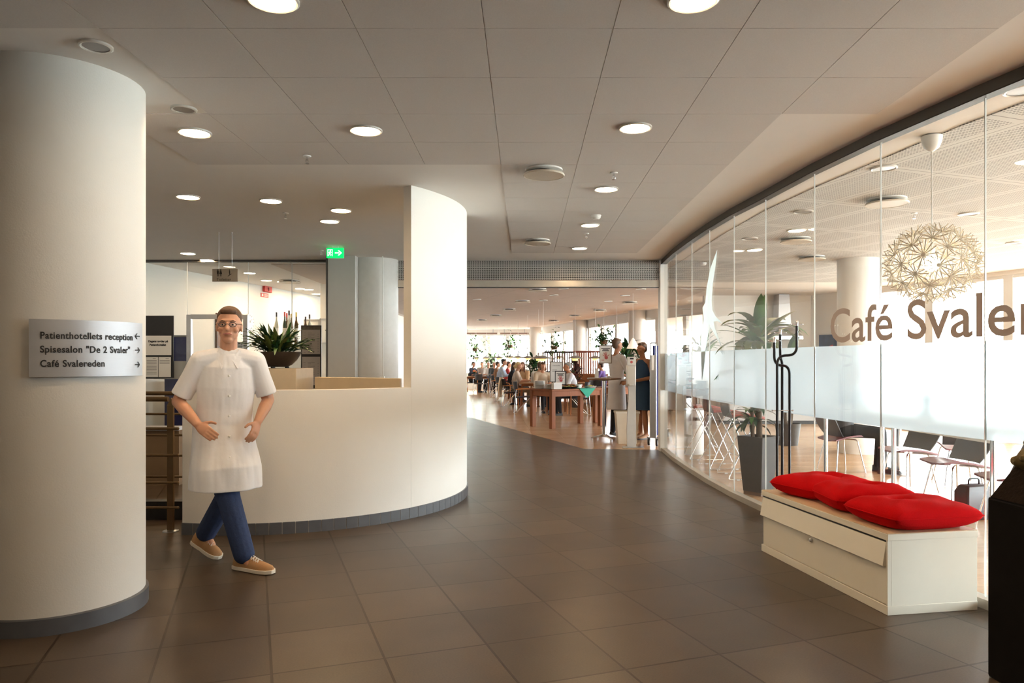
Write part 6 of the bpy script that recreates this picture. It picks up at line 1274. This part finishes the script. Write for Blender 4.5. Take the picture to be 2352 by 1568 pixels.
# ---- mobile navy board on casters
t = thing('mobile_board', 'navy mobile pin board on casters with a steel frame by the right post', 'board', (2.09, 12.2, 0), -0.30)
m = MB(); m.span((0.035, 0.0, 0.13), (0.058, 1.5, 1.66)); m.build('felt', navy, t)
for y in (-0.03, 1.5): 
    m = MB(); m.tube(fillet([(0.0, y, 0.14), (0.0, y, 1.70), (0.09, y, 1.70), (0.09, y, 0.14)], 0.03, 4), 0.011, 10); m.span((0.0, y-0.012, 0.13), (0.09, y+0.012, 1.5)); fr_ = m.build('frame', steel, t)
    if y < 0: m = MB(); m.span((0.02, y-0.014, 1.25), (0.06, y-0.012, 1.5)); m.build('sticker', paper, fr_, smooth=False)
for x, y in ((-0.03, 0.0), (0.11, -0.07), (-0.03, 1.5), (0.11, 1.56)):
    m = MB(); m.lathe([(0.022, -0.014), (0.058, -0.016), (0.062, -0.008), (0.062, 0.008), (0.058, 0.016), (0.022, 0.014)], 24, closed=True); m.v = [(p[2]+x, p[0]+y, p[1]+0.063) for p in m.v]; wv_ = m.build('caster', black_plastic, t)
    m = MB(); m.lathe([(0, -0.017), (0.04, -0.018), (0.04, 0.018), (0, 0.017)], 18); m.v = [(p[2]+x, p[0]+y, p[1]+0.063) for p in m.v]; m.build('hub', white_plastic, wv_); m = MB(); m.span((x-0.024, y-0.015, 0.06), (x-0.019, y+0.015, 0.14)); m.span((x+0.019, y-0.015, 0.06), (x+0.024, y+0.015, 0.14)); m.span((x-0.03, y-0.02, 0.13), (x+0.03, y+0.02, 0.145)); m.build('fork', chrome, wv_)
# ---- slatted booths
def booth(x0, x1, Y, z0, z1, label, mat, railz, gap):
    t = thing('slatted_screen', label, 'screen', ((x0+x1)/2, Y, 0)); w = x1-x0
    m = MB(); n = int(w/gap)
    for i in range(n+1): m.span((-w/2+i*w/n-0.022, -0.012, z0), (-w/2+i*w/n+0.022, 0.012, z1))
    m.build('slats', mat, t, smooth=False); m = MB(); m.span((-w/2-0.03, -0.025, z1), (w/2+0.03, 0.025, z1+0.07)); m.span((-w/2-0.03, -0.025, z0-0.05), (w/2+0.03, 0.025, z0)); 
    for x in (-w/2-0.02, w/2+0.02): m.span((x-0.03, -0.03, 0), (x+0.03, 0.03, z1+0.05))
    m.build('frame', railz, t, smooth=False); m = MB(); m.span((-w/2, -0.015, 0.08), (w/2, 0.015, z0-0.05)); m.build('lower_panel', mat, t, smooth=False)
darkw = pbr('dark_frame_wood', (0.05, 0.02, 0.015), 0.4)
booth(at(1252, 0, 26.0).x, at(1319, 0, 26.0).x, 26.0, 1.05, 1.68, 'slatted booth screen with a thin black frame behind the bob haired woman', pbr('pale_slats', (0.24, 0.12, 0.085), 0.5), darkw, 0.085)
booth(at(1320, 0, 25.0).x, at(1378, 0, 25.0).x, 25.0, 0.95, 1.68, 'reddish brown slatted booth screen behind the hand print poster', pbr('red_slats', (0.26, 0.075, 0.03), 0.45), pbr('red_frame_wood', (0.2, 0.05, 0.03), 0.4), 0.075)
t = thing('booth_bench', 'long brown wooden bench back below the reddish slats', 'bench', (at(1345, 0, 24.6).x, 24.6, 0)); m = MB(); m.span((-0.75, -0.03, 0.45), (0.75, 0.03, 0.98)); m.build('backrest', teak, t, bevel=0.006); m = MB(); m.span((-0.75, -0.5, 0.40), (0.75, -0.03, 0.45)); m.build('seat', teak, t, bevel=0.006); m = MB(); m.span((-0.72, -0.45, 0), (-0.66, 0.0, 0.40)); m.span((0.66, -0.45, 0), (0.72, 0.0, 0.40)); m.build('side_panels', teak_v, t)
# ---- window sill radiator line and blinds at the far end
for i, (a, b) in enumerate(((-3.0, -1.35), (-1.2, 0.2))):
    t = thing('window_blind', ('fine slatted blind over the left far window', 'fine slatted blind over the right far window')[i], 'blind', ((a+b)/2, 36.2, 0)); w = b-a
    m = MB()
    for k in range(24): m.box((0, 0, 1.05+k*0.07), (w, 0.035, 0.004), R=Matrix.Rotation(0.35, 3, 'X'))
    m.build('slats', pbr('blind_slats', (0.62, 0.64, 0.64), 0.5), t, smooth=False); m = MB(); m.span((-w/2, -0.03, 2.72), (w/2, 0.03, 2.80)); m.build('head_rail', pbr('blind_rail', (0.25, 0.16, 0.13), 0.5), t)
    m = MB(); 
    for x in (-w/2+0.15, w/2-0.15): m.tube([(x, -0.02, 1.0), (x, -0.02, 2.75)], 0.004, 6)
    m.build('cords', white_plastic, t); m = MB()
    for x in (-w/2+0.2, w/2-0.2): m.span((x-0.02, -0.02, 2.80), (x+0.02, 0.02, CEIL))
    m.build('bracket', steel, t)
t = thing('radiator_ledge', 'long white ledge under the far windows', 'ledge', (0.2, 35.4, 0)); m = MB(); m.span((-1.0, -0.12, 0.1), (0.9, 0.12, 1.22)); m.build('casing', white_paint, t); m = MB(); m.span((-1.05, -0.15, 1.22), (0.95, 0.15, 1.27)); m.build('shelf', grey_paint, t); m = MB(); m.span((-0.95, -0.1, 0), (0.85, 0.1, 0.1)); m.build('plinth', grey_paint, t)
# ---- plants
def hanging(p, label, r, seed):
    t = thing('hanging_plant', label, 'plant', p); m = MB(); rnd = random.Random(seed); m.lathe([(0, -0.1), (0.09, -0.1), (0.13, 0.02), (0.12, 0.02), (0, -0.06)], 18); m.build('pot', pbr('basket', (0.22, 0.1, 0.05), 0.7), t); m = MB()
    for q in range(150):
        v = Vector((rnd.gauss(0, .5), rnd.gauss(0, .5), rnd.gauss(0.15, .55)))*r; leaf(m, v, rnd.uniform(0, 6.3), 0.13, 0.075, rnd.uniform(-.8, .6), 0.8, 4, 0.15, rnd.choice((0, 0, 1)))
    for q in range(24):
        a = rnd.uniform(0, 6.3); m.tube([(0, 0, 0), (r*.4*math.cos(a), r*.4*math.sin(a), r*.5)], 0.004, 5)
    m.build('foliage', [leaf_green, leaf_dark], t); m = MB(); m.tube([(0, 0, 0.0), (0, 0, CEIL-0.009-p[2])], 0.003, 5); m.build('cord', white_plastic, t)
for x, y, Y, r, lb in [(1091, 797, 33, 0.55, 'hanging plant in front of the left far window'), (1172, 789, 32, 0.48, 'hanging plant in front of the right far window'), (1273.5, 792, 25.5, 0.40, 'hanging plant above the black framed booth'), (1387, 778, 20.5, 0.30, 'hanging plant right above the hand print poster')]: hanging(at(x, y+4, Y), lb, r, int(x))
def floor_plant(p, h, r, n, label, seed, ll=0.5, lw=0.07, mats=(leaf_dark, leaf_green)):
    t = thing('potted_plant', label, 'plant', (p[0], p[1], 0)); m = MB(); m.lathe([(0, 0), (0.16, 0), (0.21, 0.36), (0.20, 0.36), (0.18, 0.32), (0, 0.31)], 24); m.build('pot', planter_mat, t); rnd = random.Random(seed); m = MB()
    for q in range(4): a = q*1.7; m.tube([(0.05*math.cos(a), 0.05*math.sin(a), 0.3), (r*.2*math.cos(a), r*.2*math.sin(a), h*0.55), (r*.28*math.cos(a), r*.28*math.sin(a), h*0.8)], [0.02, 0.016, 0.01], 8)
    m.build('stems', bark, t); m = MB()
    for q in range(n):
        a = rnd.uniform(0, 6.3); z = h*rnd.uniform(0.38, 0.86); rr = r*0.3*rnd.random(); leaf(m, (rr*math.cos(a), rr*math.sin(a), z), a+rnd.uniform(-.6, .6), ll*rnd.uniform(.7, 1.1), lw, rnd.uniform(-.1, 1.3), rnd.uniform(0.5, 1.7), 6, 0.2, rnd.choice((0, 0, 1)))
    m.build('foliage', list(mats), t)
floor_plant(at(1225, 0, 27.5), 1.75, 0.55, 130, 'dark green floor plant behind the long haired woman', 1, 0.42, 0.09); floor_plant(at(1441, 0, 18.6), 2.05, 0.6, 120, 'large dark dracaena right of the hand print poster', 2, 0.55, 0.09); floor_plant(at(1127, 0, 35.2), 1.9, 0.7, 150, 'grey green ficus in front of the far blinds', 3, 0.3, 0.1, (pbr('leaf_grey', (0.16, 0.2, 0.14), 0.5, var=0.4), leaf_green)); floor_plant(at(1321, 0, 22.3), 1.52, 0.35, 70, 'dark red plant behind the grey haired person', 4, 0.3, 0.09, (pbr('leaf_red', (0.06, 0.012, 0.015), 0.5, var=0.5), leaf_dark)); floor_plant((3.4, 14.2), 2.0, 0.6, 90, 'dark green plant seen through the glass left of the swallow', 6, 0.5, 0.08)
floor_plant((4.4, 12.3), 1.75, 0.6, 80, 'dark blue green plant behind the coat stand tips', 7, 0.55, 0.09)
# ---- jacket on the chair
t = thing('jacket', 'cream jacket hung over the back of an armchair', 'jacket', (-0.42, 22.6, 0), D90-0.1)
m = MB(); R_ = []
for x, y, z in [(0, 0.34, 0.88)]: pass
for k in range(9):
    f = k/8; z = 0.30+0.60*f; w = 0.24+0.03*math.sin(f*5)-0.06*(1-f)**2; yb = 0.335+0.03*math.sin(f*4)
    R_.append([(-w, yb-0.02, z), (-w*.5, yb+0.03, z), (0, yb+0.02, z), (w*.5, yb+0.035, z), (w, yb-0.02, z), (w, yb-0.035, z), (0, yb-0.01, z), (-w, yb-0.035, z)])
R_.append([(x, y_-0.06, 0.905) for x, y_, z in R_[-1]]); m.loft(R_); m.build('body', cloth_cream, t); m = MB(); m.cap((0.25, 0.33, 0.82), (0.27, 0.36, 0.40), 0.055, 0.04, 10); m.build('sleeve', cloth_cream, t)
# ---- people in the dining room
W_ = (0.72, 0.70, 0.68)
def seat_p(x, Y, rz, label, hair, top, **k):
    J = sit(k.pop('lean', 0.05), k.pop('armsz', 0.78), k.pop('fwd', 0.34)); return figure('person', label, ((x-CX)*Y/F, Y, 0), rz, J, hair=hair, top=top, vox=0.016, **k)
seat_p(1186, 22.7, D90-0.1, 'blonde woman with a ponytail in a beige top, reaching across the table', ('bun', (0.62, 0.46, 0.22)), (0.52, 0.44, 0.37), fwd=0.48, bottom=(0.25, 0.2, 0.14))
seat_p(1174, 25.3, D90-0.1, 'woman with long dark hair and a black top, back half turned', ('long', (0.06, 0.025, 0.015)), (0.012, 0.012, 0.018), sleeve=0.95, lean=0.1)
seat_p(1148, 28.3, D90-0.1, 'dark haired man in a light blue shirt leaning on his hand', ('short', (0.015, 0.01, 0.008)), (0.42, 0.50, 0.62), sleeve=0.95, lean=0.12, scale=1.08, bottom=(0.012, 0.012, 0.016))
seat_p(1203.5, 24.0, -D90+1.0, 'woman with long reddish hair and a patterned top, facing us', ('long', (0.14, 0.045, 0.02)), (0.62, 0.40, 0.22), lean=0.08, skin_m=skin_tan)
seat_p(1238, 22.1, math.pi-0.2, 'dark haired man in white seated with his back to us behind the bob haired woman', ('short', (0.05, 0.022, 0.012)), W_, lean=0.1)
seat_p(1245.5, 20.3, 0.25, 'woman with a brown bob and cream top looking up towards us', ('bob', (0.13, 0.06, 0.025)), (0.70, 0.58, 0.44), nod=-0.1, bottom=(0.015, 0.015, 0.02), fwd=0.3)
seat_p(1316, 19.1, -D90+0.15, 'grey haired person in a white patterned shirt in profile, facing left', ('short', (0.30, 0.28, 0.25)), (0.62, 0.62, 0.66), lean=0.12, bottom=(0.015, 0.013, 0.015), skin_m=skin_tan)
seat_p(1384, 23.8, -D90-0.5, 'person in a purple shirt with a white stripe, half hidden by the poster', ('short', (0.07, 0.03, 0.02)), (0.14, 0.08, 0.30), lean=0.05)
seat_p(1165, 30.9, D90, 'person in a red jacket behind the man in the light blue shirt', ('short', (0.08, 0.03, 0.02)), (0.35, 0.03, 0.03), sleeve=0.95)
seat_p(1085, 33.2, D90-0.6, 'person in dark clothes under the farthest left pendant lamp', ('short', (0.07, 0.05, 0.04)), (0.03, 0.03, 0.045))
seat_p(1107, 34.6, 0.1, 'person in a grey sweater facing us at the far left table', ('short', (0.25, 0.2, 0.16)), (0.30, 0.24, 0.22))
seat_p(1122.5, 33.5, 0.0, 'white haired person in a white shirt at the far left table', ('short', (0.62, 0.6, 0.56)), W_)
seat_p(1134.5, 32.4, 0.3, 'white haired person in dark clothes beside the man in light blue', ('short', (0.6, 0.58, 0.5)), (0.05, 0.05, 0.05))
seat_p(1140, 31.4, D90, 'person in a brown patterned top close behind the man in light blue', ('short', (0.05, 0.02, 0.015)), (0.30, 0.16, 0.09))
Jw = stand(0.0); Jw.update(wrR=(-0.10, -0.42, 1.06), wrL=(0.10, -0.42, 1.06), elR=(-0.24, -0.10, 1.12), elL=(0.24, -0.10, 1.12))
figure('person', 'man in a long white apron coat and black trousers behind the tall round table', (1.72, 13.75, 0), D90+0.5, Jw, hair=('short', (0.13, 0.07, 0.04)), top=(0.84, 0.83, 0.85), bottom=(0.015, 0.015, 0.018), coat=0.50, vox=0.011, scale=1.04)
Jb = stand(0.02); Jb.update(wrR=(-0.12, -0.34, 1.04), wrL=(0.10, -0.36, 1.04))
figure('person', 'woman in a sleeveless blue dress carrying a plate beside the navy board', (2.13, 13.3, 0), -D90+0.5, Jb, hair=('short', (0.10, 0.05, 0.025)), top=(0.035, 0.085, 0.17), skin_m=skin_tan, dress=True, sleeve=0, bare_legs=True, vox=0.011, shoes=pbr('tan_sandal', (0.40, 0.20, 0.10), 0.6), scale=0.99)
t = thing('plate', 'plate held by the woman in the blue dress', 'plate', (1.80, 13.15, 1.045)); m = MB(); m.lathe([(0, 0), (0.08, 0), (0.13, 0.016), (0.13, 0.02), (0.08, 0.006), (0, 0.005)], 30); m.build('dish_body', white_plastic, t)
